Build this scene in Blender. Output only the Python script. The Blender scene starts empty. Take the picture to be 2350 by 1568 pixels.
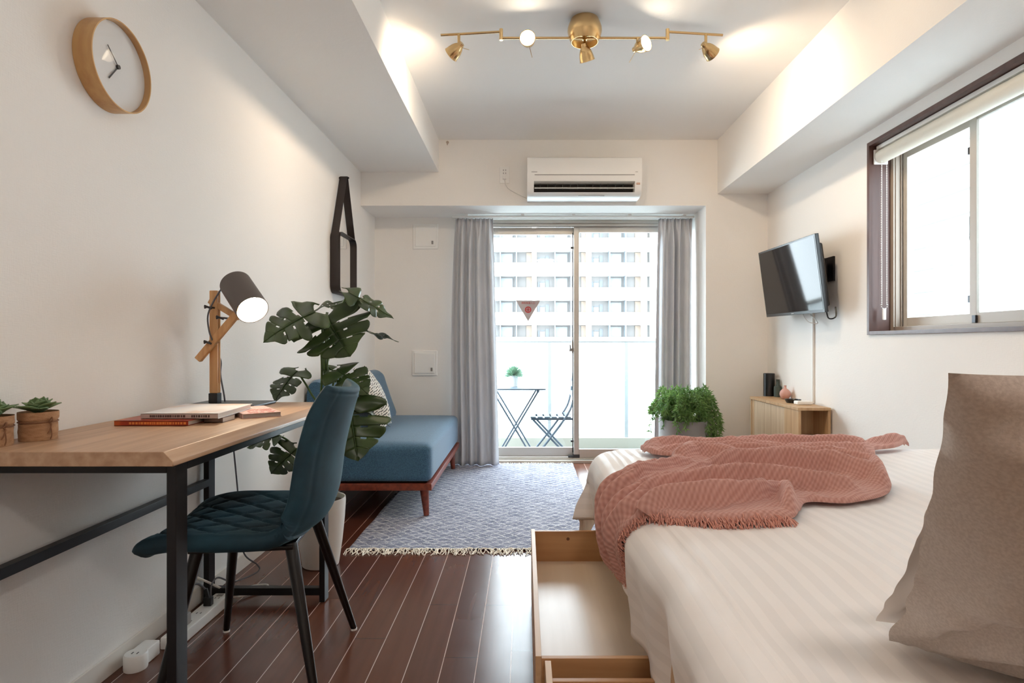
import bpy, bmesh, math, random
from mathutils import Vector, Matrix, noise, Euler
random.seed(7)
PI = math.pi
SC = bpy.context.scene
COL = SC.collection

# ------------------------------------------------------------------ camera, world, exposure
F, CX, CY, CAMZ = 1350.0, 1205.0, 788.0, 0.94
cam_d = bpy.data.cameras.new('camera')
cam = bpy.data.objects.new('camera', cam_d)
COL.objects.link(cam)
cam.location = (0, 0, CAMZ)
cam.rotation_euler = (PI/2, 0, 0)
cam_d.sensor_width = 36
cam_d.lens = F/2350*36
cam_d.shift_x = -(CX-1175)/2350
cam_d.shift_y = (CY-784)/2350
cam_d.clip_start = 0.05
cam_d.clip_end = 400
SC.camera = cam
SC.view_settings.view_transform = 'Standard'
SC.view_settings.look = 'None'
SC.view_settings.exposure = 0.50
SC.view_settings.gamma = 1
try:
    SC.view_settings.use_curve_mapping = False
except Exception:
    pass
SC.cycles.max_bounces = 14
SC.cycles.diffuse_bounces = 8
SC.cycles.glossy_bounces = 4
SC.cycles.transmission_bounces = 8
SC.cycles.transparent_max_bounces = 16
SC.cycles.sample_clamp_indirect = 8
SC.cycles.caustics_reflective = False
SC.cycles.caustics_refractive = False

SKY = 11.0          # overcast daylight
LAMP = 1.0
w = bpy.data.worlds.new('sky'); SC.world = w; w.use_nodes = True
nt = w.node_tree; nt.nodes.clear()
wo = nt.nodes.new('ShaderNodeOutputWorld'); bg = nt.nodes.new('ShaderNodeBackground')
tc = nt.nodes.new('ShaderNodeTexCoord'); nz = nt.nodes.new('ShaderNodeTexNoise'); rp = nt.nodes.new('ShaderNodeValToRGB')
nz.inputs['Scale'].default_value = 2.0
rp.color_ramp.elements[0].color = (0.74, 0.87, 1.0, 1); rp.color_ramp.elements[1].color = (0.90, 0.96, 1.0, 1)
nt.links.new(tc.outputs['Generated'], nz.inputs['Vector']); nt.links.new(nz.outputs['Fac'], rp.inputs['Fac'])
nt.links.new(rp.outputs['Color'], bg.inputs['Color']); bg.inputs['Strength'].default_value = SKY
nt.links.new(bg.outputs[0], wo.inputs[0])

def portal(name, loc, rot, sx, sy):
    d = bpy.data.lights.new(name, 'AREA'); d.shape = 'RECTANGLE'; d.size = sx; d.size_y = sy
    d.cycles.is_portal = True
    o = bpy.data.objects.new(name, d); COL.objects.link(o); o.location = loc; o.rotation_euler = rot
portal('door_portal', (0.40, 4.78, 0.97), (-PI/2, 0, 0), 1.8, 1.9)     # daylight through the sliding door
portal('window_portal', (2.02, 2.44, 1.45), (0, PI/2, 0), 0.95, 1.06)

# ------------------------------------------------------------------ helpers
def P(px, py, Y):
    return Vector(((px-CX)*Y/F, Y, CAMZ-(py-CY)*Y/F))

def lin(r, g, b):
    def f(c):
        c /= 255.0
        return c/12.92 if c <= 0.04045 else ((c+0.055)/1.055)**2.4
    return (f(r), f(g), f(b), 1.0)

class MB:
    def __init__(s, M=None):
        s.v = []; s.f = []; s.M = M; s.uv = None
    def add(s, vs, fs):
        k = len(s.v)
        for p in vs:
            p = Vector(p)
            s.v.append(s.M @ p if s.M is not None else p)
        for f in fs: s.f.append(tuple(i+k for i in f))
        return s
    def box(s, a, b):
        x0, y0, z0 = a; x1, y1, z1 = b
        if x0 > x1: x0, x1 = x1, x0
        if y0 > y1: y0, y1 = y1, y0
        if z0 > z1: z0, z1 = z1, z0
        return s.add([(x0,y0,z0),(x1,y0,z0),(x1,y1,z0),(x0,y1,z0),(x0,y0,z1),(x1,y0,z1),(x1,y1,z1),(x0,y1,z1)],
                     [(0,3,2,1),(4,5,6,7),(0,1,5,4),(1,2,6,5),(2,3,7,6),(3,0,4,7)])
    def bar(s, p, q, wx, wy, up=(0,0,1)):
        p = Vector(p); q = Vector(q); d = (q-p).normalized(); up = Vector(up)
        if abs(d.dot(up)) > 0.95: up = Vector((0,1,0))
        a = d.cross(up).normalized(); b = a.cross(d).normalized()
        vs = []
        for c in (p, q):
            for i, j in ((-1,-1),(1,-1),(1,1),(-1,1)): vs.append(c+a*i*wx/2+b*j*wy/2)
        return s.add(vs, [(3,2,1,0),(4,5,6,7),(0,1,5,4),(1,2,6,5),(2,3,7,6),(3,0,4,7)])
    def tube(s, pts, r, n=10, cap=True, closed=False):
        pts = [Vector(p) for p in pts]; m = len(pts)
        rs = r if isinstance(r, (list, tuple)) else [r]*m
        vs = []; fs = []
        nrm = None
        for i, p in enumerate(pts):
            if closed: t = pts[(i+1) % m]-pts[i-1]
            else: t = pts[min(i+1, m-1)]-pts[max(i-1, 0)]
            t = t.normalized() if t.length > 1e-9 else Vector((0,0,1))
            if nrm is None:
                nrm = t.orthogonal().normalized()
            else:
                nrm = (nrm-t*nrm.dot(t))
                nrm = nrm.normalized() if nrm.length > 1e-6 else t.orthogonal().normalized()
            b = t.cross(nrm)
            for k in range(n):
                a = 2*PI*k/n
                vs.append(p+(nrm*math.cos(a)+b*math.sin(a))*rs[i])
        for i in range(m if closed else m-1):
            j = (i+1) % m
            for k in range(n):
                fs.append((i*n+k, i*n+(k+1) % n, j*n+(k+1) % n, j*n+k))
        if cap and not closed:
            fs.append(tuple(reversed(range(n)))); fs.append(tuple(range((m-1)*n, m*n)))
        return s.add(vs, fs)
    def lathe(s, prof, c=(0,0,0), n=32, axis=None, cap=True):
        c = Vector(c)
        Q = Vector((0,0,1)).rotation_difference(Vector(axis).normalized()).to_matrix() if axis is not None else Matrix.Identity(3)
        vs = []; fs = []
        for r, z in prof:
            for k in range(n):
                a = 2*PI*k/n
                vs.append(c+Q @ Vector((r*math.cos(a), r*math.sin(a), z)))
        for i in range(len(prof)-1):
            for k in range(n):
                fs.append((i*n+k, i*n+(k+1) % n, (i+1)*n+(k+1) % n, (i+1)*n+k))
        if cap:
            if prof[0][0] > 1e-5: fs.append(tuple(reversed(range(n))))
            if prof[-1][0] > 1e-5: fs.append(tuple(range((len(prof)-1)*n, len(prof)*n)))
        return s.add(vs, fs)
    def grid(s, f, nu, nv, closeu=False):
        vs = []; fs = []
        for j in range(nv+1):
            for i in range(nu+1 if not closeu else nu):
                vs.append(f(i/nu, j/nv))
        W_ = nu+1 if not closeu else nu
        for j in range(nv):
            for i in range(nu):
                i2 = (i+1) % W_ if closeu else i+1
                fs.append((j*W_+i, j*W_+i2, (j+1)*W_+i2, (j+1)*W_+i))
        return s.add(vs, fs)
    def extrude(s, poly, a, b, ax='x'):
        """closed 2D polygon extruded along an axis; poly in the other two coordinates"""
        n = len(poly)
        def mk(t, p):
            if ax == 'x': return (t, p[0], p[1])
            if ax == 'y': return (p[0], t, p[1])
            return (p[0], p[1], t)
        vs = [mk(a, p) for p in poly]+[mk(b, p) for p in poly]
        fs = [tuple(reversed(range(n))), tuple(range(n, 2*n))]
        for i in range(n):
            j = (i+1) % n
            fs.append((i, j, n+j, n+i))
        return s.add(vs, fs)
    def build(s, name, mat, parent=None, bevel=0, seg=2, sub=0, smooth=True, angle=38, weld=False, solid=0):
        me = bpy.data.meshes.new(name)
        me.from_pydata([tuple(p) for p in s.v], [], s.f)
        bm = bmesh.new(); bm.from_mesh(me)
        if s.uv:
            L = bm.loops.layers.uv.new('UVMap')
            bm.verts.index_update()
            for f in bm.faces:
                for l in f.loops: l[L].uv = s.uv[l.vert.index]
        if weld: bmesh.ops.remove_doubles(bm, verts=bm.verts, dist=1e-5)
        bmesh.ops.recalc_face_normals(bm, faces=bm.faces)
        if bevel > 0:
            es = [e for e in bm.edges if len(e.link_faces) == 2 and e.calc_face_angle(0) > 0.5]
            bmesh.ops.bevel(bm, geom=es, offset=bevel, segments=seg, affect='EDGES', profile=0.5, clamp_overlap=True)
        bm.to_mesh(me); bm.free()
        if smooth:
            me.polygons.foreach_set('use_smooth', [True]*len(me.polygons))
            me.set_sharp_from_angle(angle=math.radians(angle))
        if mat: me.materials.append(mat)
        o = bpy.data.objects.new(name, me); COL.objects.link(o)
        if parent is not None:
            o.parent = parent
            o.matrix_parent_inverse = Matrix.Translation(-ROOTLOC.get(parent.name, Vector((0,0,0))))
        if solid:
            m = o.modifiers.new('thick', 'SOLIDIFY'); m.thickness = solid; m.offset = 0
        if sub:
            m = o.modifiers.new('sub', 'SUBSURF'); m.levels = sub; m.render_levels = sub
        if bevel > 0 and not sub:
            m = o.modifiers.new('wn', 'WEIGHTED_NORMAL'); m.keep_sharp = True
        return o

ROOTLOC = {}
def thing(name, label, cat, loc, group=None, kind=None):
    o = bpy.data.objects.new(name, None); COL.objects.link(o)
    o.location = loc; o.empty_display_size = 0.05
    ROOTLOC[o.name] = Vector(loc)
    return tag(o, label, cat, group, kind)
def tag(o, label=None, cat=None, group=None, kind=None):
    if label: o['label'] = label
    if cat: o['category'] = cat
    if group: o['group'] = group
    if kind: o['kind'] = kind
    return o
def setorigin(o):
    """put a lone mesh's origin at the middle of its base"""
    me = o.data
    xs = [v.co.x for v in me.vertices]; ys = [v.co.y for v in me.vertices]; zs = [v.co.z for v in me.vertices]
    c = Vector(((min(xs)+max(xs))/2, (min(ys)+max(ys))/2, min(zs)))
    me.transform(Matrix.Translation(-c)); o.location = c
    return o
def solo(o, label, cat, group=None, kind=None):
    return tag(setorigin(o), label, cat, group, kind)
def struct(o):
    o['kind'] = 'structure'; return o
def catmull(pts, n=8):
    pts = [Vector(p) for p in pts]; out = []
    for i in range(len(pts)-1):
        p0 = pts[max(i-1, 0)]; p1 = pts[i]; p2 = pts[i+1]; p3 = pts[min(i+2, len(pts)-1)]
        for k in range(n):
            t = k/n
            out.append(0.5*((2*p1)+(p2-p0)*t+(2*p0-5*p1+4*p2-p3)*t*t+(3*p1-p0-3*p2+p3)*t*t*t))
    out.append(pts[-1]); return out
def smoothstep(a, b, x):
    t = max(0, min(1, (x-a)/(b-a))); return t*t*(3-2*t)
def nz3(x, y, z): return noise.noise(Vector((x, y, z)))

# ------------------------------------------------------------------ materials
def new_mat(name):
    m = bpy.data.materials.new(name); m.use_nodes = True
    n = m.node_tree; b = n.nodes['Principled BSDF']
    return m, n, b
def pmat(name, col, rough=0.5, metal=0, spec=None, coat=0, sheen=0, bump=None, var=None, coord='Object'):
    """bump=(scale, strength, (sx,sy,sz))  var=(col2, scale, (sx,sy,sz))"""
    m, n, b = new_mat(name)
    b.inputs['Base Color'].default_value = col; b.inputs['Roughness'].default_value = rough
    b.inputs['Metallic'].default_value = metal
    if spec is not None: b.inputs['Specular IOR Level'].default_value = spec
    if coat: b.inputs['Coat Weight'].default_value = coat; b.inputs['Coat Roughness'].default_value = 0.1
    if sheen: b.inputs['Sheen Weight'].default_value = sheen; b.inputs['Sheen Roughness'].default_value = 0.4
    tcn = n.nodes.new('ShaderNodeTexCoord')
    def nse(scale, sc, detail=4):
        mp = n.nodes.new('ShaderNodeMapping'); mp.inputs['Scale'].default_value = sc
        t = n.nodes.new('ShaderNodeTexNoise'); t.inputs['Scale'].default_value = scale; t.inputs['Detail'].default_value = detail
        n.links.new(tcn.outputs[coord], mp.inputs['Vector']); n.links.new(mp.outputs[0], t.inputs['Vector'])
        return t
    if var:
        t = nse(var[1], var[2]); r = n.nodes.new('ShaderNodeValToRGB')
        r.color_ramp.elements[0].position = 0.35; r.color_ramp.elements[1].position = 0.68
        r.color_ramp.elements[0].color = col; r.color_ramp.elements[1].color = var[0]
        n.links.new(t.outputs['Fac'], r.inputs['Fac']); n.links.new(r.outputs['Color'], b.inputs['Base Color'])
    if bump:
        t = nse(bump[0], bump[2], 3); bp = n.nodes.new('ShaderNodeBump')
        bp.inputs['Strength'].default_value = bump[1]; bp.inputs['Distance'].default_value = 0.002
        n.links.new(t.outputs['Fac'], bp.inputs['Height']); n.links.new(bp.outputs[0], b.inputs['Normal'])
    return m
def wood(name, c1, c2, scale=1.0, axis='y', rough=0.45, bump=0.15, knots=False):
    st = {'x': (1.2, 22, 22), 'y': (22, 1.2, 22), 'z': (22, 22, 1.2)}[axis]
    st = tuple(a*scale for a in st)
    m = pmat(name, c1, rough, bump=(3, bump, st), var=(c2, 2.2, st))
    return m
def emis(name, col, strength):
    m = bpy.data.materials.new(name); m.use_nodes = True; n = m.node_tree; n.nodes.clear()
    o = n.nodes.new('ShaderNodeOutputMaterial'); e = n.nodes.new('ShaderNodeEmission')
    e.inputs['Color'].default_value = col; e.inputs['Strength'].default_value = strength
    n.links.new(e.outputs[0], o.inputs[0]); return m
def glass_mat(name, tint=(1,1,1,1), gloss=0.07, haze=0.0, bump=0):
    m = bpy.data.materials.new(name); m.use_nodes = True; n = m.node_tree; n.nodes.clear()
    o = n.nodes.new('ShaderNodeOutputMaterial')
    t = n.nodes.new('ShaderNodeBsdfTransparent'); t.inputs['Color'].default_value = tint
    g = n.nodes.new('ShaderNodeBsdfGlossy'); g.inputs['Roughness'].default_value = 0.02
    mx = n.nodes.new('ShaderNodeMixShader'); mx.inputs[0].default_value = gloss
    n.links.new(t.outputs[0], mx.inputs[1]); n.links.new(g.outputs[0], mx.inputs[2])
    out = mx
    if haze:
        tr = n.nodes.new('ShaderNodeBsdfTranslucent'); tr.inputs['Color'].default_value = (0.95,0.97,0.97,1)
        m2 = n.nodes.new('ShaderNodeMixShader'); m2.inputs[0].default_value = haze
        n.links.new(mx.outputs[0], m2.inputs[1]); n.links.new(tr.outputs[0], m2.inputs[2]); out = m2
        if bump:
            tcn = n.nodes.new('ShaderNodeTexCoord'); v = n.nodes.new('ShaderNodeTexVoronoi'); v.inputs['Scale'].default_value = bump
            r = n.nodes.new('ShaderNodeMapRange'); r.inputs['From Max'].default_value = 0.6
            r.inputs['To Min'].default_value = haze-0.15; r.inputs['To Max'].default_value = min(1, haze+0.2)
            n.links.new(tcn.outputs['Object'], v.inputs['Vector']); n.links.new(v.outputs['Distance'], r.inputs['Value'])
            n.links.new(r.outputs[0], m2.inputs[0])
            bp = n.nodes.new('ShaderNodeBump'); bp.inputs['Distance'].default_value = 0.004
            n.links.new(v.outputs['Distance'], bp.inputs['Height'])
            n.links.new(bp.outputs[0], g.inputs['Normal']); n.links.new(bp.outputs[0], tr.inputs['Normal'])
    n.links.new(out.outputs[0], o.inputs[0]); return m

def wallpaper(name, col):
    m, n, b = new_mat(name)
    b.inputs['Base Color'].default_value = col; b.inputs['Roughness'].default_value = 0.75; b.inputs['Specular IOR Level'].default_value = 0.2
    tcn = n.nodes.new('ShaderNodeTexCoord')
    ts = []
    for sc in ((60, 60, 420), (420, 420, 60)):
        mp = n.nodes.new('ShaderNodeMapping'); mp.inputs['Scale'].default_value = sc
        t = n.nodes.new('ShaderNodeTexNoise'); t.inputs['Scale'].default_value = 1.0; t.inputs['Detail'].default_value = 2
        n.links.new(tcn.outputs['Object'], mp.inputs['Vector']); n.links.new(mp.outputs[0], t.inputs['Vector']); ts.append(t)
    ad = n.nodes.new('ShaderNodeMath'); ad.operation = 'ADD'
    n.links.new(ts[0].outputs['Fac'], ad.inputs[0]); n.links.new(ts[1].outputs['Fac'], ad.inputs[1])
    bp = n.nodes.new('ShaderNodeBump'); bp.inputs['Strength'].default_value = 0.28; bp.inputs['Distance'].default_value = 0.0016
    n.links.new(ad.outputs[0], bp.inputs['Height']); n.links.new(bp.outputs[0], b.inputs['Normal'])
    return m

M_WALL = wallpaper('wallpaper', lin(238, 235, 231))
M_CEIL = wallpaper('ceiling_paper', lin(240, 238, 235))
M_WHITE = pmat('white_plastic', lin(238, 237, 234), 0.4)
M_BASE = pmat('baseboard_vinyl', lin(232, 226, 218), 0.5)
M_BLACK = pmat('black_steel', lin(20, 19, 22), 0.42, spec=0.35)
M_BLACKP = pmat('black_plastic', lin(22, 22, 24), 0.3)
M_DARKLEA = pmat('dark_leather', lin(38, 30, 28), 0.5, bump=(60, 0.2, (1,1,1)))
M_ALU = pmat('aluminium', lin(196, 190, 182), 0.38, metal=0.55, bump=(4, 0.02, (1,1,1)))
M_ALUD = pmat('aluminium_dark', lin(150, 144, 138), 0.4, metal=0.5)  # darker grey aluminium for the door latch and curtain hooks
M_ALUW = pmat('window_frame_bronze', lin(158, 146, 134), 0.42)
M_ALUS = pmat('window_sash_alu', lin(186, 180, 172), 0.45)
M_POST = pmat('railing_grey', lin(140, 148, 150), 0.5)
M_BRASS = pmat('brass', lin(226, 194, 142), 0.24, metal=1.0, bump=(30, 0.05, (1,1,8)))
M_STEELD = pmat('dark_metal', lin(70, 70, 72), 0.4, metal=0.8)
M_GREYP = pmat('grey_plastic', lin(150, 148, 146), 0.4)
M_BROWN = wood('brown_window_casing', lin(92, 64, 57), lin(80, 54, 48), 0.6, 'z', 0.4, 0.04)
M_OAK = wood('desk_oak', lin(194, 160, 130), lin(170, 134, 104), 1.0, 'y', 0.38, 0.12)
M_OAKE = wood('desk_oak_edge', lin(205, 165, 124), lin(184, 142, 104), 1.0, 'y', 0.4, 0.1)
M_PINE = wood('pine', lin(214, 180, 142), lin(196, 156, 116), 0.7, 'y', 0.42, 0.08)
M_PINEB = wood('pine_bottom_board', lin(222, 204, 182), lin(212, 192, 168), 0.4, 'y', 0.3, 0.03)
M_BEECH = wood('beech_lamp', lin(212, 168, 118), lin(190, 142, 92), 1.2, 'z', 0.4, 0.08)
M_RED = wood('cherry_sofa_wood', lin(140, 66, 44), lin(104, 44, 30), 1.0, 'y', 0.32, 0.08)
M_CABW = wood('cabinet_oak', lin(212, 190, 162), lin(192, 166, 134), 0.8, 'z', 0.45, 0.1)
M_CABD = wood('cabinet_oak_side', lin(198, 164, 124), lin(176, 140, 102), 0.8, 'z', 0.45, 0.1)
M_GLASS = glass_mat('clear_glass', (0.97, 0.99, 0.985, 1), 0.05)
M_GLASSF = glass_mat('patterned_glass', (0.93, 0.98, 0.97, 1), 0.06, 0.55, 90)
M_FROST = glass_mat('frosted_panel', (0.9, 0.95, 0.95, 1), 0.04, 0.8)
M_MIRROR = pmat('mirror_silver', (0.9, 0.9, 0.9, 1), 0.02, metal=1.0)
M_CURTAIN = None
M_CLIN = pmat('cord_white', lin(226, 224, 220), 0.5)
M_CORDG = pmat('cord_grey', lin(96, 98, 104), 0.6)
M_LEAF = None
def leafmat(name, c1, c2, rough=0.32, trans=0.12):
    m, n, b = new_mat(name)
    tcn = n.nodes.new('ShaderNodeTexCoord'); t = n.nodes.new('ShaderNodeTexNoise'); t.inputs['Scale'].default_value = 9
    r = n.nodes.new('ShaderNodeValToRGB'); r.color_ramp.elements[0].color = c1; r.color_ramp.elements[1].color = c2
    r.color_ramp.elements[0].position = 0.35; r.color_ramp.elements[1].position = 0.7
    n.links.new(tcn.outputs['Object'], t.inputs['Vector']); n.links.new(t.outputs['Fac'], r.inputs['Fac'])
    n.links.new(r.outputs['Color'], b.inputs['Base Color']); b.inputs['Roughness'].default_value = rough
    o = n.nodes['Material Output']; tr = n.nodes.new('ShaderNodeBsdfTranslucent'); n.links.new(r.outputs['Color'], tr.inputs['Color'])
    mx = n.nodes.new('ShaderNodeMixShader'); mx.inputs[0].default_value = trans
    n.links.new(b.outputs[0], mx.inputs[1]); n.links.new(tr.outputs[0], mx.inputs[2]); n.links.new(mx.outputs[0], o.inputs[0])
    return m
M_CURTAIN = leafmat('curtain_cloth', lin(206, 207, 211), lin(211, 211, 214), 0.85, 0.12)
M_MONST = leafmat('monstera_leaf', lin(46, 66, 34), lin(72, 94, 48), 0.3, 0.15)
M_STEM = pmat('plant_stem', lin(84, 112, 58), 0.45)
M_FERN = leafmat('fern_leaf', lin(84, 122, 62), lin(138, 172, 100), 0.4, 0.35)
M_SUCC = leafmat('succulent_leaf', lin(92, 118, 78), lin(132, 156, 108), 0.45, 0.1)
M_SOIL = pmat('soil', lin(62, 46, 36), 0.9, bump=(60, 1.0, (1,1,1)))
M_BALPL = leafmat('balcony_leaf', lin(88, 130, 104), lin(130, 165, 140), 0.5, 0.3)
M_PAINTBL = pmat('outdoor_blue_grey_paint', lin(60, 76, 90), 0.5)

def floor_mat():
    m, n, b = new_mat('brown_plank_floor')
    N = n.nodes.new; Lk = n.links.new
    tcn = N('ShaderNodeTexCoord'); sp = N('ShaderNodeSeparateXYZ'); Lk(tcn.outputs['Object'], sp.inputs[0])
    def math_(op, a, bb=None, c=None):
        k = N('ShaderNodeMath'); k.operation = op
        for i, v in enumerate((a, bb, c)):
            if v is None: continue
            if isinstance(v, (int, float)): k.inputs[i].default_value = v
            else: Lk(v, k.inputs[i])
        return k.outputs[0]
    u = math_('DIVIDE', math_('ADD', sp.outputs['X'], 0.0415+0.1003*20), 0.1003)
    fr = math_('FRACT', u); row = math_('FLOOR', u)
    line = math_('LESS_THAN', math_('ABSOLUTE', math_('SUBTRACT', fr, 0.5)), 0.488)    # 1 on plank, 0 on groove
    wn = N('ShaderNodeTexWhiteNoise'); wn.noise_dimensions = '1D'; Lk(row, wn.inputs['W'])
    vv = math_('DIVIDE', math_('ADD', sp.outputs['Y'], math_('MULTIPLY', wn.outputs['Value'], 1.8)), 1.8)
    frv = math_('FRACT', vv); seg = math_('FLOOR', vv)
    cross = math_('GREATER_THAN', frv, 0.0012)
    w2 = N('ShaderNodeTexWhiteNoise'); w2.noise_dimensions = '2D'
    cb = N('ShaderNodeCombineXYZ'); Lk(row, cb.inputs[0]); Lk(seg, cb.inputs[1]); Lk(cb.outputs[0], w2.inputs['Vector'])
    mp = N('ShaderNodeMapping'); mp.inputs['Scale'].default_value = (45, 2, 1); Lk(tcn.outputs['Object'], mp.inputs['Vector'])
    g = N('ShaderNodeTexNoise'); g.inputs['Scale'].default_value = 1; g.inputs['Detail'].default_value = 1.5; Lk(mp.outputs[0], g.inputs['Vector'])
    tot = math_('ADD', math_('MULTIPLY', w2.outputs['Value'], 0.4), math_('MULTIPLY', g.outputs['Fac'], 0.45))
    r = N('ShaderNodeValToRGB'); r.color_ramp.elements[0].color = lin(84, 47, 35); r.color_ramp.elements[1].color = lin(108, 66, 49)
    r.color_ramp.elements[0].position = 0.25; r.color_ramp.elements[1].position = 0.8
    Lk(tot, r.inputs['Fac'])
    m1 = N('ShaderNodeMixRGB'); m1.inputs['Color1'].default_value = lin(205, 178, 165); Lk(line, m1.inputs['Fac']); Lk(r.outputs['Color'], m1.inputs['Color2'])  # pale groove colour stands in for window light reflected off the grooves
    m2 = N('ShaderNodeMixRGB'); m2.inputs['Color1'].default_value = lin(50, 26, 20); Lk(cross, m2.inputs['Fac']); Lk(m1.outputs['Color'], m2.inputs['Color2'])
    Lk(m2.outputs['Color'], b.inputs['Base Color'])
    b.inputs['Roughness'].default_value = 0.2; b.inputs['Specular IOR Level'].default_value = 0.5
    n2 = N('ShaderNodeTexNoise'); n2.inputs['Scale'].default_value = 14; Lk(tcn.outputs['Object'], n2.inputs['Vector'])
    rr = N('ShaderNodeMapRange'); rr.inputs['To Min'].default_value = 0.2; rr.inputs['To Max'].default_value = 0.27
    Lk(n2.outputs['Fac'], rr.inputs['Value']); Lk(rr.outputs[0], b.inputs['Roughness'])
    bp = N('ShaderNodeBump'); bp.inputs['Strength'].default_value = 0.5; bp.inputs['Distance'].default_value = 0.001
    Lk(line, bp.inputs['Height']); Lk(bp.outputs[0], b.inputs['Normal'])
    return m

# ------------------------------------------------------------------ room shell
XL, XR, Y1, Y2, ZC, YB = -1.18, 1.74, 4.22, 4.62, 2.40, -1.7
m_floor = floor_mat()
struct(MB().box((XL-0.1, YB-0.1, -0.1), (XR+0.2, Y2+0.16, 0)).build('floor', m_floor, smooth=False))
struct(MB().box((XL-0.1, YB-0.1, ZC), (XR+0.2, Y1+0.6, ZC+0.1)).build('ceiling', M_CEIL, smooth=False))
struct(MB().box((XL-0.1, YB-0.1, 0), (XL, Y2+0.16, ZC)).build('wall_left', M_WALL, smooth=False))
# right wall with the window opening
WY0, WY1, WZ0, WZ1 = 1.905, 2.955, 1.0, 1.93
wr = MB()
cs = 0.012
wr.box((XR, YB-0.1, 0), (XR+0.2, WY0-cs, ZC)); wr.box((XR, WY1+cs, 0), (XR+0.2, Y2+0.16, ZC))
wr.box((XR, WY0-cs, 0), (XR+0.2, WY1+cs, WZ0-cs)); wr.box((XR, WY0-cs, WZ1+cs), (XR+0.2, WY1+cs, ZC))
struct(wr.build('wall_right', M_WALL, smooth=False))
wb = MB()
wb.box((XL, Y1, 1.9275), (XR, Y2+0.16, ZC))
wb.box((1.297, Y1, 0), (XR, Y2+0.16, 1.9275))
wb.box((XL, Y2, 0), (-0.50, Y2+0.16, 1.9275))
struct(wb.build('wall_back', M_WALL, smooth=False))
struct(MB().box((XL, YB-0.1, 0), (XR, YB, ZC)).build('wall_front', M_WALL, smooth=False))
struct(MB().box((XL, YB, 2.168), (-0.619, Y1, ZC)).build('trim_1', M_WALL, smooth=False))
struct(MB().box((1.381, YB, 2.012), (XR, Y1, ZC)).build('trim_2', M_WALL, smooth=False))
struct(MB().box((XL, YB, 0), (XL+0.008, Y2, 0.06)).build('baseboard_left', M_BASE, bevel=0.002))
struct(MB().box((XR-0.008, YB, 0), (XR, Y1, 0.06)).build('baseboard_right', M_BASE, bevel=0.002))
bb = MB(); bb.box((1.289, Y1-0.008, 0), (XR-0.008, Y1, 0.06)); bb.box((1.289, Y1, 0), (1.297, Y2, 0.06)); bb.box((XL+0.008, Y2-0.008, 0), (-0.5, Y2, 0.06))
struct(bb.build('baseboard_back', M_BASE))

# ------------------------------------------------------------------ sliding door
D = thing('door_1', 'aluminium sliding glass door onto the balcony, two panels', None, (0.4, Y2+0.06, 0), kind='structure')
def frame_rect(mb, x0, x1, y0, y1, z0, z1, wl, wr_, wt, wbm):
    mb.box((x0, y0, z0), (x0+wl, y1, z1)); mb.box((x1-wr_, y0, z0), (x1, y1, z1))
    mb.box((x0+wl, y0, z1-wt), (x1-wr_, y1, z1)); mb.box((x0+wl, y0, z0), (x1-wr_, y1, z0+wbm))
fr = MB(); frame_rect(fr, -0.50, 1.297, Y2-0.02, Y2+0.14, 0.0, 1.9275, 0.035, 0.035, 0.045, 0.022)
fr.box((-0.465, Y2+0.005, 1.86), (1.262, Y2+0.02, 1.8825)); fr.box((-0.465, Y2+0.05, 1.862), (1.262, Y2+0.058, 1.8825))
fr.box((-0.465, Y2+0.02, 0.022), (1.262, Y2+0.028, 0.034)); fr.box((-0.465, Y2+0.06, 0.022), (1.262, Y2+0.068, 0.034))
fr.build('door_frame', M_ALU, D, bevel=0.002)
# outer (left) sash
s1 = MB(); frame_rect(s1, -0.465, 0.43, Y2+0.070, Y2+0.100, 0.034, 1.862, 0.05, 0.045, 0.055, 0.075)
sa = s1.build('sash', M_ALU, D, bevel=0.003)
MB().box((-0.42, Y2+0.083, 0.10), (0.39, Y2+0.088, 1.815)).build('glass_pane', M_GLASS, sa, smooth=False)
s2 = MB(); frame_rect(s2, 0.385, 1.262, Y2+0.030, Y2+0.060, 0.034, 1.862, 0.042, 0.05, 0.045, 0.068)
sa = s2.build('sash', M_ALU, D, bevel=0.003)
MB().box((0.42, Y2+0.043, 0.095), (1.22, Y2+0.048, 1.825)).build('glass_pane', M_GLASS, sa, smooth=False)
lk = MB()
lk.box((0.372, Y2+0.05, 0.86), (0.386, Y2+0.07, 0.96)); lk.box((0.350, Y2+0.04, 0.875), (0.375, Y2+0.05, 0.90)); lk.tube([(0.36, Y2+0.04, 0.885), (0.355, Y2+0.02, 0.93)], 0.006)
lk.build('latch', M_ALUD, D, bevel=0.001)
st = MB()
for z in (1.69, 0.155): st.box((0.362, Y2+0.045, z), (0.386, Y2+0.065, z+0.016))
st.box((0.34, Y2+0.02, 0.04), (0.386, Y2+0.05, 0.052))
st.build('stopper', M_STEELD, D, bevel=0.001)
MB().box((0.379, Y2+0.026, 0.022), (0.431, Y2+0.062, 0.06)).build('sash_foot', M_STEELD, D, bevel=0.001)
MB().box((0.376, Y2+0.062, 0.07), (0.384, Y2+0.068, 1.82)).build('gasket', M_BLACKP, D)

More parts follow.
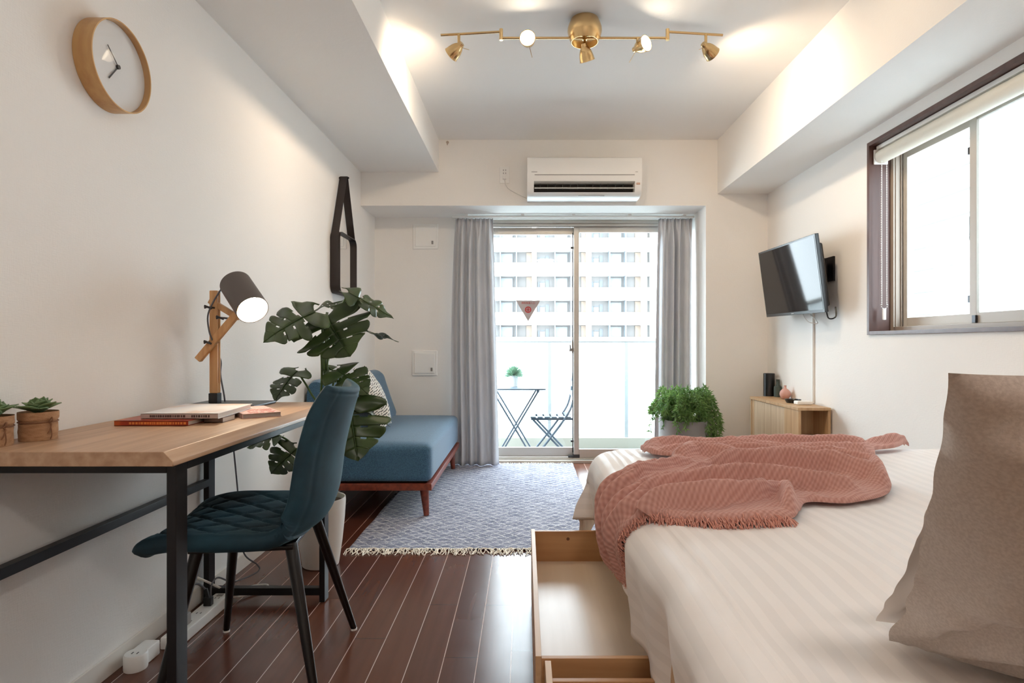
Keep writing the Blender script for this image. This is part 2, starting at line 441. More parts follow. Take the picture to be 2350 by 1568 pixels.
# warning triangle stuck to the left pane
sy = Y2+0.081
ta = P(1184, 690, sy); tb = P(1240, 690, sy); tcn_ = P(1212, 738, sy)
S = thing('warning_sticker', 'small grey inverted triangle sticker with red lettering on the left door pane', 'sticker', (0.03, sy, ta.z-0.1))
mb = MB(); mb.add([ta, tb, tcn_, ta+Vector((0,0.001,0)), tb+Vector((0,0.001,0)), tcn_+Vector((0,0.001,0))], [(0,1,2),(5,4,3),(0,3,4,1),(1,4,5,2),(2,5,3,0)])
mb.build('backing', pmat('sticker_grey', lin(186, 172, 168), 0.6), S, smooth=False)
M_REDINK = pmat('red_ink', lin(190, 60, 60), 0.6)
cz = P(1212, 711, sy)
mb = MB()
n_ = 28
def ring(mb, c, r0, r1, y):
    vs = []; fs = []
    for k in range(n_):
        a = 2*PI*k/n_
        vs.append((c.x+r0*math.cos(a), y, c.z+r0*math.sin(a))); vs.append((c.x+r1*math.cos(a), y, c.z+r1*math.sin(a)))
    for k in range(n_):
        j = (k+1) % n_; fs.append((2*k, 2*k+1, 2*j+1, 2*j))
    mb.add(vs, fs)
ring(mb, cz, 0.017, 0.026, sy-0.0008)
mb.box((cz.x-0.016, sy-0.0012, cz.z-0.003), (cz.x+0.016, sy-0.0006, cz.z+0.003)); mb.box((cz.x-0.003, sy-0.0012, cz.z-0.016), (cz.x+0.003, sy-0.0006, cz.z+0.016))
mb.box((cz.x-0.011, sy-0.0012, cz.z+0.006), (cz.x+0.011, sy-0.0006, cz.z+0.009)); mb.box((cz.x-0.011, sy-0.0012, cz.z-0.010), (cz.x+0.011, sy-0.0006, cz.z-0.007))
mb.build('emblem', M_REDINK, S, smooth=False)
def text(body, size, loc, rot, mat, parent, name='lettering', align='CENTER', ext=0.0003):
    cu = bpy.data.curves.new(name, 'FONT'); cu.body = body; cu.size = size; cu.align_x = align; cu.align_y = 'CENTER'; cu.extrude = ext
    cu.materials.append(mat)
    o = bpy.data.objects.new(name, cu); COL.objects.link(o); o.location = loc; o.rotation_euler = rot
    bpy.context.view_layer.update()
    me = bpy.data.meshes.new_from_object(o.evaluated_get(bpy.context.evaluated_depsgraph_get()))
    mw = o.matrix_world.copy(); bpy.data.objects.remove(o)
    me.transform(mw)
    if not me.materials: me.materials.append(mat)
    o = bpy.data.objects.new(name, me); COL.objects.link(o)
    if parent is not None:
        o.parent = parent; o.matrix_parent_inverse = Matrix.Translation(-ROOTLOC.get(parent.name, Vector()))
    return o
tl = P(1212, 696, sy)
text('消防隊進入口', 0.0185, (tl.x, sy-0.001, tl.z), (PI/2, 0, 0), M_REDINK, S)

# ------------------------------------------------------------------ balcony
M_CONC = pmat('balcony_concrete', lin(92, 102, 106), 0.8, bump=(40, 0.3, (1,1,1)), var=(lin(82, 92, 96), 3, (1,1,1)))
M_EXT = pmat('white_render', lin(222, 222, 216), 0.8)
struct(MB().box((-3.2, Y2+0.16, -0.30), (3.4, 6.5, -0.16)).build('floor', M_CONC, smooth=False))
struct(MB().box((-3.2, 6.15, -0.16), (3.4, 6.30, -0.05)).build('trim_3', pmat('balcony_curb', lin(150, 148, 136), 0.8), bevel=0.004))
R_ = thing('balcony_railing', 'metal balcony railing with white frosted panels between slim posts', 'railing', (0.4, 6.2, -0.05))
MB().box((-3.1, 6.17, 0.965), (3.4, 6.23, 0.995)).build('top_rail', M_EXT, R_, bevel=0.006)
MB().box((-3.1, 6.185, 0.945), (3.4, 6.215, 0.963)).build('rail_channel', M_POST, R_)
xs = [0.257+0.808*k for k in range(-4, 5)]
for x in xs:
    if -3.1 < x < 3.3: MB().box((x-0.018, 6.18, -0.05), (x+0.018, 6.22, 0.945)).build('post', M_POST, R_, bevel=0.003)
for a, b_ in zip(xs[:-1], xs[1:]):
    if -3.1 < a and b_ < 3.3: MB().box((a+0.02, 6.197, 0.085), (b_-0.02, 6.203, 0.94)).build('frosted_panel', M_FROST, R_, smooth=False)

# folding bistro table
def T_table():
    cx, cy, z0, h = -0.086, 5.42, -0.16, 0.70
    t = thing('bistro_table', 'blue-grey folding slatted bistro table out on the balcony', 'table', (cx, cy, z0))
    zt = z0+h
    tp = MB()
    for k in range(8):
        y = cy-0.26+0.065*k+0.033
        tp.box((cx-0.27, y-0.026, zt-0.014), (cx+0.27, y+0.026, zt))
    tp.build('tabletop', M_PAINTBL, t, bevel=0.003)
    for s_ in (-1, 1): MB().box((cx+s_*0.2-0.012, cy-0.26, zt-0.034), (cx+s_*0.2+0.012, cy+0.26, zt-0.0145)).build('apron', M_PAINTBL, t)
    for s_, yo in ((1, -0.21), (-1, -0.18), (1, 0.18), (-1, 0.21)):
        MB().bar((cx+s_*0.2, cy+yo, zt-0.03), (cx-s_*0.2, cy+yo, z0), 0.022, 0.014).build('leg', M_PAINTBL, t)
    return t
T_table()
def B_chair():
    cx, cy, z0 = 0.245, 5.62, -0.16
    t = thing('bistro_chair', 'blue-grey folding slatted chair on the balcony beside the bistro table', 'chair', (cx, cy, z0))
    zs = z0+0.42
    sm = MB()
    for k in range(6):
        x = cx-0.17+0.065*k
        sm.box((x-0.025, cy-0.19, zs-0.014), (x+0.025, cy+0.19, zs))
    sm.build('seat', M_PAINTBL, t, bevel=0.003)
    for y in (-0.15, 0.15): MB().box((cx-0.19, cy+y-0.01, zs-0.035), (cx+0.2, cy+y+0.01, zs-0.0145)).build('seat_frame', M_PAINTBL, t)
    for y in (-0.19, 0.19):
        MB().tube(catmull([(cx-0.19, cy+y, z0), (cx+0.12, cy+y, zs-0.02), (cx+0.2, cy+y, zs+0.16), (cx+0.23, cy+y, zs+0.4)], 5), 0.010, 8).build('leg', M_PAINTBL, t)
    for y in (-0.17, 0.17):
        MB().tube([(cx+0.2, cy+y, z0), (cx-0.17, cy+y, zs-0.03)], 0.010, 8).build('leg', M_PAINTBL, t)
    bk = MB()
    for q in range(3): bk.box((cx+0.205+0.011*q-0.006, cy-0.18, zs+0.17+0.09*q), (cx+0.205+0.011*q+0.006, cy+0.18, zs+0.22+0.09*q))
    bk.build('backrest', M_PAINTBL, t, bevel=0.003)
B_chair()
def balcony_plant():
    c = Vector(((1179-CX)*5.42/F, 5.42, 0.54))
    t = thing('potted_plant', 'little round green plant in a white pot on the bistro table', 'plant', c)
    MB().lathe([(0.033, 0), (0.046, 0.10), (0.049, 0.104), (0.046, 0.104), (0.043, 0.09), (0.0, 0.09)], c, 24).build('pot', M_WHITE, t)
    mb = MB(); rnd = random.Random(3)
    for i in range(420):
        a = rnd.uniform(0, 2*PI); e = rnd.uniform(-0.15, 1.5); L = rnd.uniform(0.075, 0.112)
        d = Vector((math.cos(a)*math.cos(e), math.sin(a)*math.cos(e), math.sin(e)*0.95))
        p0 = c+Vector((0,0,0.10))+d*0.01; p1 = p0+d*L*0.7; p2 = p0+d*L+Vector((0,0,-0.008))
        sd = d.orthogonal().normalized()*0.0035
        mb.add([p0-sd*0.4, p0+sd*0.4, p1+sd, p1-sd, p2], [(0,1,2,3), (3,2,4)])
    mb.build('foliage', M_BALPL, t)
balcony_plant()

# ------------------------------------------------------------------ world outside
struct(MB().box((-60, 6.6, -14), (60, 120, -13.9)).build('ground', pmat('street_asphalt', lin(150, 152, 152), 0.9, var=(lin(190,190,188), 0.3, (1,1,1))), smooth=False))
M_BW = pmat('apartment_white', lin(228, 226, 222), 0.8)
M_BSH = pmat('apartment_recess', lin(124, 122, 121), 0.8)  # dimness inside the balcony recesses put into a darker wall colour
M_BDK = pmat('apartment_window_dark', lin(100, 106, 112), 0.5)
M_BTAN = pmat('apartment_tan', lin(144, 130, 118), 0.8)
M_BBL = pmat('apartment_blind', lin(134, 141, 147), 0.6)
def building():
    Yb = 66.0; s_ = Yb/F
    def X(px): return (px-CX)*s_
    def Z(py): return CAMZ-(py-CY)*s_
    t = thing('apartment_building', 'long white apartment block with stacked balconies beyond the balcony railing', 'building', (0, Yb, -14))
    xl, xr = X(900), X(1500)
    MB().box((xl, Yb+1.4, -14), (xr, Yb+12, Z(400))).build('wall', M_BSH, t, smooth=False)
    MB().box((xr-0.2, Yb-0.2, -14), (xr+0.9, Yb+12, Z(400))).build('side_wall', M_BW, t, smooth=False)
    lv = [459+57*k for k in range(0, 10)]
    for y in lv:
        m = MB(); m.box((xl, Yb, Z(y+2)), (xr, Yb+1.4, Z(y-5))); m.build('balcony_slab', M_BW, t, smooth=False)
        MB().box((xl, Yb, Z(y+57-5)), (xr, Yb+0.12, Z(y+57-27))).build('parapet', M_BW, t, smooth=False)
    MB().box((xl, Yb-0.4, -14), (xr, Yb-0.25, Z(974))).build('base_wall', pmat('base_grey', lin(128, 134, 138), 0.9, var=(lin(176, 178, 178), 0.35, (1, 1, 3))), t, smooth=False)
    cols = [X(px) for px in (1480, 1352, 1226, 1098, 970)]
    for x in cols:
        MB().box((x-0.25, Yb+0.05, -14), (x+0.25, Yb+1.4, Z(400))).build('column', M_BW, t, smooth=False)
    for x in (X(1400), X(1437), X(1274), X(1311), X(1148), X(1185)):
        MB().box((x-0.05, Yb+0.1, -14), (x+0.05, Yb+1.4, Z(400))).build('partition', M_BBL, t, smooth=False)
    for y in lv[:7]:
        for base in (1352, 1226, 1098):
            dx = base
            a = MB(); a.box((X(dx+9), Yb+1.30, Z(y+50)), (X(dx+13), Yb+1.39, Z(y+14))); a.box((X(dx+27), Yb+1.30, Z(y+50)), (X(dx+35), Yb+1.39, Z(y+10)))
            a.box((X(dx+14), Yb+1.30, Z(y+16)), (X(dx+25), Yb+1.39, Z(y+13.5)))
            a.build('window', M_BDK, t, smooth=False)
            MB().box((X(dx+14), Yb+1.25, Z(y+50)), (X(dx+25), Yb+1.39, Z(y+17))).build('shutter_door', M_BW, t, smooth=False)
            MB().box((X(dx+49), Yb+1.2, Z(y+50)), (X(dx+78), Yb+1.39, Z(y+6))).build('window_blind', M_BBL, t, smooth=False)
            MB().box((X(dx+110), Yb+1.2, Z(y+50)), (X(dx+124), Yb+1.39, Z(y+3))).build('wall_panel', M_BTAN, t, smooth=False)
building()
def neighbour():
    t = thing('neighbour_building', 'white house wall with horizontal siding right outside the side window', 'building', (3.6, 2.6, -14))
    m = MB()
    z = -1.0
    while z < 4.2:
        m.add([(3.6, -0.5, z), (3.6, 9, z), (3.56, 9, z), (3.56, -0.5, z), (3.6, -0.5, z+0.2), (3.6, 9, z+0.2)], [(0,3,2,1), (3,4,5,2)])
        z += 0.2
    m.build('siding', pmat('white_siding', lin(158, 162, 164), 0.6), t, smooth=False)
    MB().box((3.62, -0.5, -14), (3.9, 9, 4.2)).build('wall', M_EXT, t, smooth=False)
neighbour()

# ------------------------------------------------------------------ right window
def right_window():
    t = thing('window_1', 'brown cased aluminium sliding window on the right wall', None, (XR+0.1, 2.43, WZ0), kind='structure')
    m = MB()
    for a, b_ in (((XR-0.012, WY0-0.02, WZ0-0.018), (XR+0.095, WY0, WZ1+0.02)), ((XR-0.012, WY1, WZ0-0.018), (XR+0.095, WY1+0.02, WZ1+0.02)),
                  ((XR-0.012, WY0, WZ1), (XR+0.095, WY1, WZ1+0.02)), ((XR-0.012, WY0, WZ0-0.018), (XR+0.095, WY1, WZ0))):
        m.box(a, b_)
    m.build('window_casing', M_BROWN, t, bevel=0.0015)
    X0 = XR+0.085
    f = MB()
    f.box((X0+0.011, WY1-0.022, WZ0), (X0+0.115, WY1+0.012, WZ1)); f.box((X0+0.011, WY0-0.012, WZ0), (X0+0.115, WY0+0.022, WZ1))
    f.box((X0+0.011, WY0+0.022, WZ1-0.03), (X0+0.115, WY1-0.022, WZ1+0.012)); f.box((X0+0.011, WY0+0.022, WZ0-0.012), (X0+0.115, WY1-0.022, WZ0+0.022))
    f.box((X0+0.02, WY1-0.028, WZ0+0.022), (X0+0.028, WY1-0.022, WZ1-0.03)); f.box((X0+0.045, WY1-0.032, WZ0+0.022), (X0+0.05, WY1-0.022, WZ1-0.03))
    f.build('window_frame', M_ALUW, t, bevel=0.002)
    def sash(xa, xb, ya, yb, name, gm):
        s_ = MB(); w_ = 0.038
        s_.box((xa, ya, WZ0+0.022), (xb, ya+w_, WZ1-0.03)); s_.box((xa, yb-w_, WZ0+0.022), (xb, yb, WZ1-0.03))
        s_.box((xa, ya+w_, WZ0+0.022), (xb, yb-w_, WZ0+0.065)); s_.box((xa, ya+w_, WZ1-0.075), (xb, yb-w_, WZ1-0.03))
        sa = s_.build('sash', M_ALUS, t, bevel=0.002)
        MB().box(((xa+xb)/2-0.002, ya+w_-0.004, WZ0+0.06), ((xa+xb)/2+0.002, yb-w_+0.004, WZ1-0.07)).build(name, gm, sa, smooth=False)
    sash(X0+0.055, X0+0.08, 2.405, WY1-0.022, 'glass_pane', M_GLASS)
    sash(X0+0.022, X0+0.047, WY0+0.022, 2.445, 'patterned_glass', M_GLASSF)
    k = MB()
    for z in (1.73, 1.11): k.box((X0+0.03, 2.446, z), (X0+0.05, 2.466, z+0.03))
    k.box((X0+0.03, 2.446, 1.37), (X0+0.053, 2.458, 1.47))
    k.build('catch', M_STEELD, t, bevel=0.001)
    k = MB(); k.box((X0+0.012, 2.40, WZ0+0.024), (X0+0.021, 2.42, WZ0+0.055)); k.build('stopper', M_STEELD, t, bevel=0.001)
right_window()
def blind():
    y0, y1 = WY0+0.004, WY1-0.006
    t = thing('roller_blind', 'cream roller blind rolled up at the top of the side window', 'blind', (XR+0.045, 2.43, WZ1-0.12))
    MB().box((XR+0.02, y0, WZ1-0.022), (XR+0.078, y1, WZ1-0.002)).build('head_rail', M_WHITE, t, bevel=0.003)
    MB().tube([(XR+0.040, y0+0.012, WZ1-0.058), (XR+0.040, y1-0.012, WZ1-0.058)], 0.034, 28).build('fabric_roll', pmat('blind_cloth', lin(228, 222, 208), 0.8), t)
    e = MB()
    for y in (y0, y1-0.008): e.box((XR+0.006, y, WZ1-0.095), (XR+0.075, y+0.008, WZ1-0.022))
    e.build('end_bracket', M_WHITE, t, bevel=0.002)
    c = MB(); pts = []
    ya, yb = y1-0.045, y1-0.018; zt, zb = WZ1-0.09, 1.13
    xch = XR+0.035
    n1 = 62
    for i in range(n1): pts.append((xch-0.014, ya+0.004*math.sin(i*0.05), zt-(zt-zb)*i/(n1-1)))
    for i in range(n1): pts.append((xch+0.018, ya+0.012, zt-(zt-zb)*i/(n1-1)))
    for i in range(7):
        a = PI*i/6; pts.append((xch+0.002-0.016*math.cos(a), ya+0.006, zb-0.02*math.sin(a)))
    for p in pts:
        r = 0.0035
        vs = [Vector(p)+Vector(d)*r for d in ((1,0,0),(-1,0,0),(0,1,0),(0,-1,0),(0,0,1),(0,0,-1))]
        c.add(vs, [(0,2,4),(2,1,4),(1,3,4),(3,0,4),(2,0,5),(1,2,5),(3,1,5),(0,3,5)])
    c.tube([(xch-0.014, ya, zt), (xch-0.014, ya, zb)], 0.0012, 5); c.tube([(xch+0.018, ya+0.012, zt), (xch+0.018, ya+0.012, zb)], 0.0012, 5)
    c.build('pull_chain', M_WHITE, t, angle=80)
    MB().box((xch-0.006, ya, zb-0.075), (xch+0.009, ya+0.012, zb-0.018)).build('chain_weight', M_WHITE, t, bevel=0.003)
blind()

# ------------------------------------------------------------------ curtains and rail
def curtains():
    Yc = Y2-0.115
    rt = thing('curtain_rail', 'white double curtain rail fixed under the soffit above the sliding door', 'curtain rail', (0.37, Yc, 1.90))
    MB().box((-0.56, Yc-0.009, 1.899), (1.293, Yc+0.009, 1.915)).build('rail', M_WHITE, rt, bevel=0.003)
    MB().box((-0.56, Yc+0.05, 1.899), (1.293, Yc+0.066, 1.915)).build('rail', M_WHITE, rt, bevel=0.003)
    for x in (-0.45, -0.02, 0.37, 0.80, 1.22):
        MB().box((x-0.012, Yc-0.012, 1.915), (x+0.012, Yc+0.07, 1.9275)).build('bracket', M_WHITE, rt)
    def curtain(label, xt0, xt1, xb0, xb1, nf, seed, zb, bulge):
        t = thing('curtain', label, 'curtain', ((xt0+xt1)/2, Yc, zb))
        rnd = random.Random(seed)
        ph = [rnd.uniform(-0.9, 0.9) for _ in range(30)]
        am = [rnd.uniform(0.55, 1.2) for _ in range(30)]
        def f(u, v):
            z = 1.893-(1.893-zb)*v
            k = smoothstep(0, 0.12, v)
            x0 = xt0+(xb0-xt0)*v**0.8-bulge*math.sin(PI*min(1, v*1.1))*0.5; x1 = xt1+(xb1-xt1)*v
            # distort so folds differ in width
            uu = u+0.035*math.sin(u*9+seed)*(k)
            A = 0.034
            idx = u*nf; i0 = int(idx)
            a = am[i0]*(1-(idx-i0))+am[i0+1]*(idx-i0)
            phs = (ph[i0]*(1-(idx-i0))+ph[i0+1]*(idx-i0))*k
            wv = math.sin(2*PI*nf*uu+phs+0.4*math.sin(v*2.2+seed)*k)
            w3 = abs(wv)**0.75*(1 if wv > 0 else -1)
            tp = math.sin(2*PI*nf*2*u)
            y = Yc-0.006+w3*A*a*(0.25+0.75*k)+0.014*tp*(1-k)
            pinch = 0.0
            x = x0+(x1-x0)*(u+pinch/(2*PI*nf)*math.sin(2*PI*nf*2*u))
            return (x, y-0.02*k, z)
        MB().grid(f, 260, 60).build('cloth', M_CURTAIN, t, solid=0.002, angle=80)
        hb = MB()
        for k in range(int(nf)+1):
            x = xt0+(xt1-xt0)*(k+0.25)/nf
            if x < xt1: hb.tube([(x, Yc, 1.897), (x, Yc, 1.885)], 0.003, 6)
        hb.build('hooks', M_ALUD, t)
        hb = MB()
    curtain('grey drawn-back curtain on the left of the sliding door, beside the sofa', -0.53, -0.245, -0.555, -0.20, 4.3, 3, 0.012, 0.03)
    curtain('grey drawn-back curtain on the right of the sliding door, behind the grey planter', 1.02, 1.275, 0.985, 1.262, 4.4, 8, 0.012, 0.0)
curtains()

# ------------------------------------------------------------------ wall items
def aircon():
    x0, x1 = 0.015, 0.795
    t = thing('air_conditioner', 'white split air conditioner above the sliding door with its flap open', 'air conditioner', (0.405, Y1, 1.945))
    def prof(notch):
        pts = [(Y1-0.001, 1.95), (Y1-0.13, 1.95), (Y1-0.165, 1.956), (Y1-0.19, 1.975)]
        if notch: pts += [(Y1-0.125, 1.985), (Y1-0.125, 2.045), (Y1-0.212, 2.045)]
        else: pts += [(Y1-0.205, 2.01), (Y1-0.212, 2.045)]
        pts += [(Y1-0.222, 2.09), (Y1-0.222, 2.185), (Y1-0.214, 2.203), (Y1-0.195, 2.212), (Y1-0.001, 2.212)]
        return pts
    m = MB()
    m.extrude(prof(False), x0, x0+0.045, 'x'); m.extrude(prof(False), x1-0.045, x1, 'x'); m.extrude(prof(True), x0+0.045, x1-0.045, 'x')
    m.build('body', M_WHITE, t, angle=30)
    MB().box((x0+0.046, Y1-0.130, 1.984), (x1-0.046, Y1-0.1255, 2.044)).build('vent_opening', pmat('dark_vent', lin(26, 20, 18), 0.6), t, smooth=False)
    MB().bar((x0+0.05, Y1-0.188, 2.004), (x1-0.05, Y1-0.188, 2.004), 0.05, 0.006, (0,-0.25,1)).build('louvre', M_WHITE, t, bevel=0.002)
    for k in range(12):
        x = x0+0.09+k*0.052
        MB().box((x-0.001, Y1-0.16, 2.01), (x+0.001, Y1-0.131, 2.04)).build('vane', M_BLACKP, t, smooth=False)
    MB().box((x0+0.05, Y1-0.2232, 2.083), (x1-0.05, Y1-0.220, 2.088)).build('panel_seam', M_GREYP, t, smooth=False)
    m = MB(); m.box((x0+0.028, Y1-0.2228, 2.103), (x0+0.068, Y1-0.2215, 2.107)); m.box((x1-0.045, Y1-0.2228, 2.104), (x1-0.028, Y1-0.2215, 2.107)); m.build('badge', M_GREYP, t, smooth=False)
    m = MB(); m.box((x1-0.036, Y1-0.2165, 2.022), (x1-0.012, Y1-0.205, 2.034)); m.build('indicator', pmat('indicator', lin(196, 160, 140), 0.4), t, smooth=False)
    m = MB(); m.box((x0+0.35, Y1-0.175, 1.953), (x0+0.53, Y1-0.168, 1.9565)); m.build('safety_mark', M_GREYP, t, smooth=False)
aircon()
def outlet():
    c = P(1158, 402, Y1)
    t = thing('wall_outlet', 'small white wall outlet on the wall left of the air conditioner', 'outlet', (c.x, Y1, c.z-0.06))
    MB().box((c.x-0.035, Y1-0.008, c.z-0.06), (c.x+0.035, Y1, c.z+0.06)).build('plate', M_WHITE, t, bevel=0.003)
    m = MB()
    for dz in (0.012, 0.034):
        for dx in (-0.008, 0.008): m.box((c.x+dx-0.0015, Y1-0.0095, c.z+dz-0.006), (c.x+dx+0.0015, Y1-0.0079, c.z+dz+0.004))
    m.build('socket', M_STEELD, t)
    MB().box((c.x-0.013, Y1-0.028, c.z-0.035), (c.x+0.013, Y1-0.008, c.z-0.008)).build('plug', M_WHITE, t, bevel=0.003)
    p = catmull([(c.x, Y1-0.02, c.z-0.036), (c.x+0.02, Y1-0.012, c.z-0.09), (c.x+0.08, Y1-0.008, c.z-0.13), (c.x+0.155, Y1-0.008, c.z-0.165), (c.x+0.17, Y1-0.02, c.z-0.168)], 6)
    MB().tube(p, 0.0035, 8).build('power_cord', M_CLIN, t)
outlet()
h = P(1027, 327, Y1)
hm = MB(); hm.lathe([(0.010, 0), (0.010, 0.004), (0.004, 0.006), (0.004, 0.018)], (h.x, Y1, h.z), 14, axis=(0,-1,0)); hm.tube(catmull([(h.x, Y1-0.016, h.z), (h.x, Y1-0.022, h.z-0.012), (h.x, Y1-0.014, h.z-0.022), (h.x, Y1-0.008, h.z-0.014)], 5), 0.003, 8)
solo(hm.build('wall_hook', pmat('hook_grey', lin(176, 160, 148), 0.4)), 'tiny grey hook high on the back wall near the left beam', 'hook')
def vent(pa, pb, label):
    a = P(pa[0], pa[1], Y2); b_ = P(pb[0], pb[1], Y2)
    c = (a+b_)/2; r = abs(b_.x-a.x)/2
    t = thing('wall_vent', label, 'vent', (c.x, Y2, c.z-r), group='square white vents on the recess wall')
    MB().box((c.x-r, Y2-0.012, c.z-r), (c.x+r, Y2, c.z+r)).build('frame', M_WHITE, t, bevel=0.009, seg=3)
    q = r*0.80
    MB().box((c.x-q, Y2-0.020, c.z-q), (c.x+q, Y2-0.012, c.z+q)).build('cover', M_WHITE, t, bevel=0.004)
    MB().box((c.x+q*0.62, Y2-0.026, c.z-q*0.78), (c.x+q*0.80, Y2-0.020, c.z-q*0.45)).build('knob', M_GREYP, t, bevel=0.001)
vent((948, 515), (1006, 572), 'square white wall vent near the soffit, left of the curtain')
vent((946, 806), (1004, 861), 'square white wall vent low on the wall above the blue sofa')

def clock():
    cy, cz, R, d = 1.653, 1.716, 0.1225, 0.052
    t = thing('wall_clock', 'round wall clock with thin wooden rim and plain white face on left wall', 'clock', (XL, cy, cz-R))
    ax = (1, 0, 0); c = (XL, cy, cz)
    MB().lathe([(R, 0.001), (R, d), (R-0.0035, d), (R-0.0035, d-0.016), (R-0.0035, 0.004), (0, 0.004)], c, 96, ax).build('rim', wood('clock_rim', lin(206, 164, 108), lin(190, 144, 92), 0.8, 'z', 0.4), t)
    MB().lathe([(R-0.0038, 0.006), (R-0.0038, d-0.018), (0, d-0.018)], c, 96, ax).build('face', pmat('clock_face', lin(226, 226, 226), 0.5), t)
    def hand(y, z, w_, off, name):
        e = Vector((XL+d-0.0155+off, cy+y, cz+z)); s_ = Vector((XL+d-0.0155+off, cy-y*0.1, cz-z*0.1))
        MB().bar(s_, e, w_, 0.0012, (1,0,0)).build(name, M_STEELD, t)
    hand(-0.043, 0.042, 0.0022, 0.001, 'minute_hand'); hand(-0.036, -0.046, 0.0035, 0, 'hour_hand')
    MB().lathe([(0.006, 0), (0.006, 0.006), (0, 0.006)], (XL+d-0.018, cy, cz), 18, ax).build('hub', M_STEELD, t)
    MB().lathe([(R-0.0036, d-0.004), (R-0.0036, d-0.0025), (0, d-0.0025)], c, 64, ax).build('glass', glass_mat('clock_glass', (0.98,0.98,0.98,1), 0.015), t)
clock()

def mirror():
    y0, y1, z0, z1, d, r = 3.555, 3.91, 1.245, 1.622, 0.062, 0.05
    t = thing('wall_mirror', 'dark framed square mirror hanging on left wall by a leather strap', 'mirror', (XL, (y0+y1)/2, z0))
    def rr(y0, y1, z0, z1, r, n=8):
        pts = []
        for (cy, cz, a0) in ((y1-r, z1-r, 0), (y0+r, z1-r, 90), (y0+r, z0+r, 180), (y1-r, z0+r, 270)):
            for k in range(n+1):
                a = math.radians(a0+90*k/n); pts.append((cy+r*math.cos(a), cz+r*math.sin(a)))
        return pts
    o_ = rr(y0, y1, z0, z1, r); i_ = rr(y0+0.005, y1-0.005, z0+0.005, z1-0.005, r-0.005)
    m = MB(); n = len(o_); vs = []
    for x in (XL+0.002, XL+d):
        vs += [(x, p[0], p[1]) for p in o_]; vs += [(x, p[0], p[1]) for p in i_]
    fs = []
    for k in range(n):
        j = (k+1) % n
        fs += [(k, j, 2*n+j, 2*n+k), (n+k, 3*n+k, 3*n+j, n+j), (2*n+k, 2*n+j, 3*n+j, 3*n+k), (k, n+k, n+j, j)]
    m.add(vs, fs); m.build('frame', M_DARKLEA, t, angle=30)
    m = MB(); m.add([(XL+0.040, p[0], p[1]) for p in i_], [tuple(range(n))]); m.build('mirror_glass', M_MIRROR, t, smooth=False)
    ap = Vector((XL+0.03, 3.735, 2.0))
    for yy, sg in ((y0-0.001, -1), (y1+0.001, 1)):
        s_ = MB()
        path = [(XL+0.03, yy, z1-0.14), (XL+0.03, yy, z1-0.03), (XL+0.03, ap.y+sg*0.010, ap.z-0.006), (XL+0.03, ap.y, ap.z)]
        prev = None; vs = []; fs = []
        W_ = 0.0235
        for i, p in enumerate(path):
            p = Vector(p)
            for dx in (-W_, W_):
                for dn in (-0.0012, 0.0012):
                    vs.append((p.x+dx, p.y+dn*sg, p.z))
        for i in range(len(path)-1):
            a = i*4; b_ = a+4
            fs += [(a, a+1, b_+1, b_), (a+2, b_+2, b_+3, a+3), (a, b_, b_+2, a+2), (a+1, a+3, b_+3, b_+1)]
        s_.add(vs, fs); s_.build('strap', M_DARKLEA, t, smooth=False)
    m = MB(); m.tube([(XL, ap.y, ap.z-0.010), (XL+0.062, ap.y, ap.z-0.010)], 0.006, 12); m.build('peg', M_BLACK, t)
mirror()

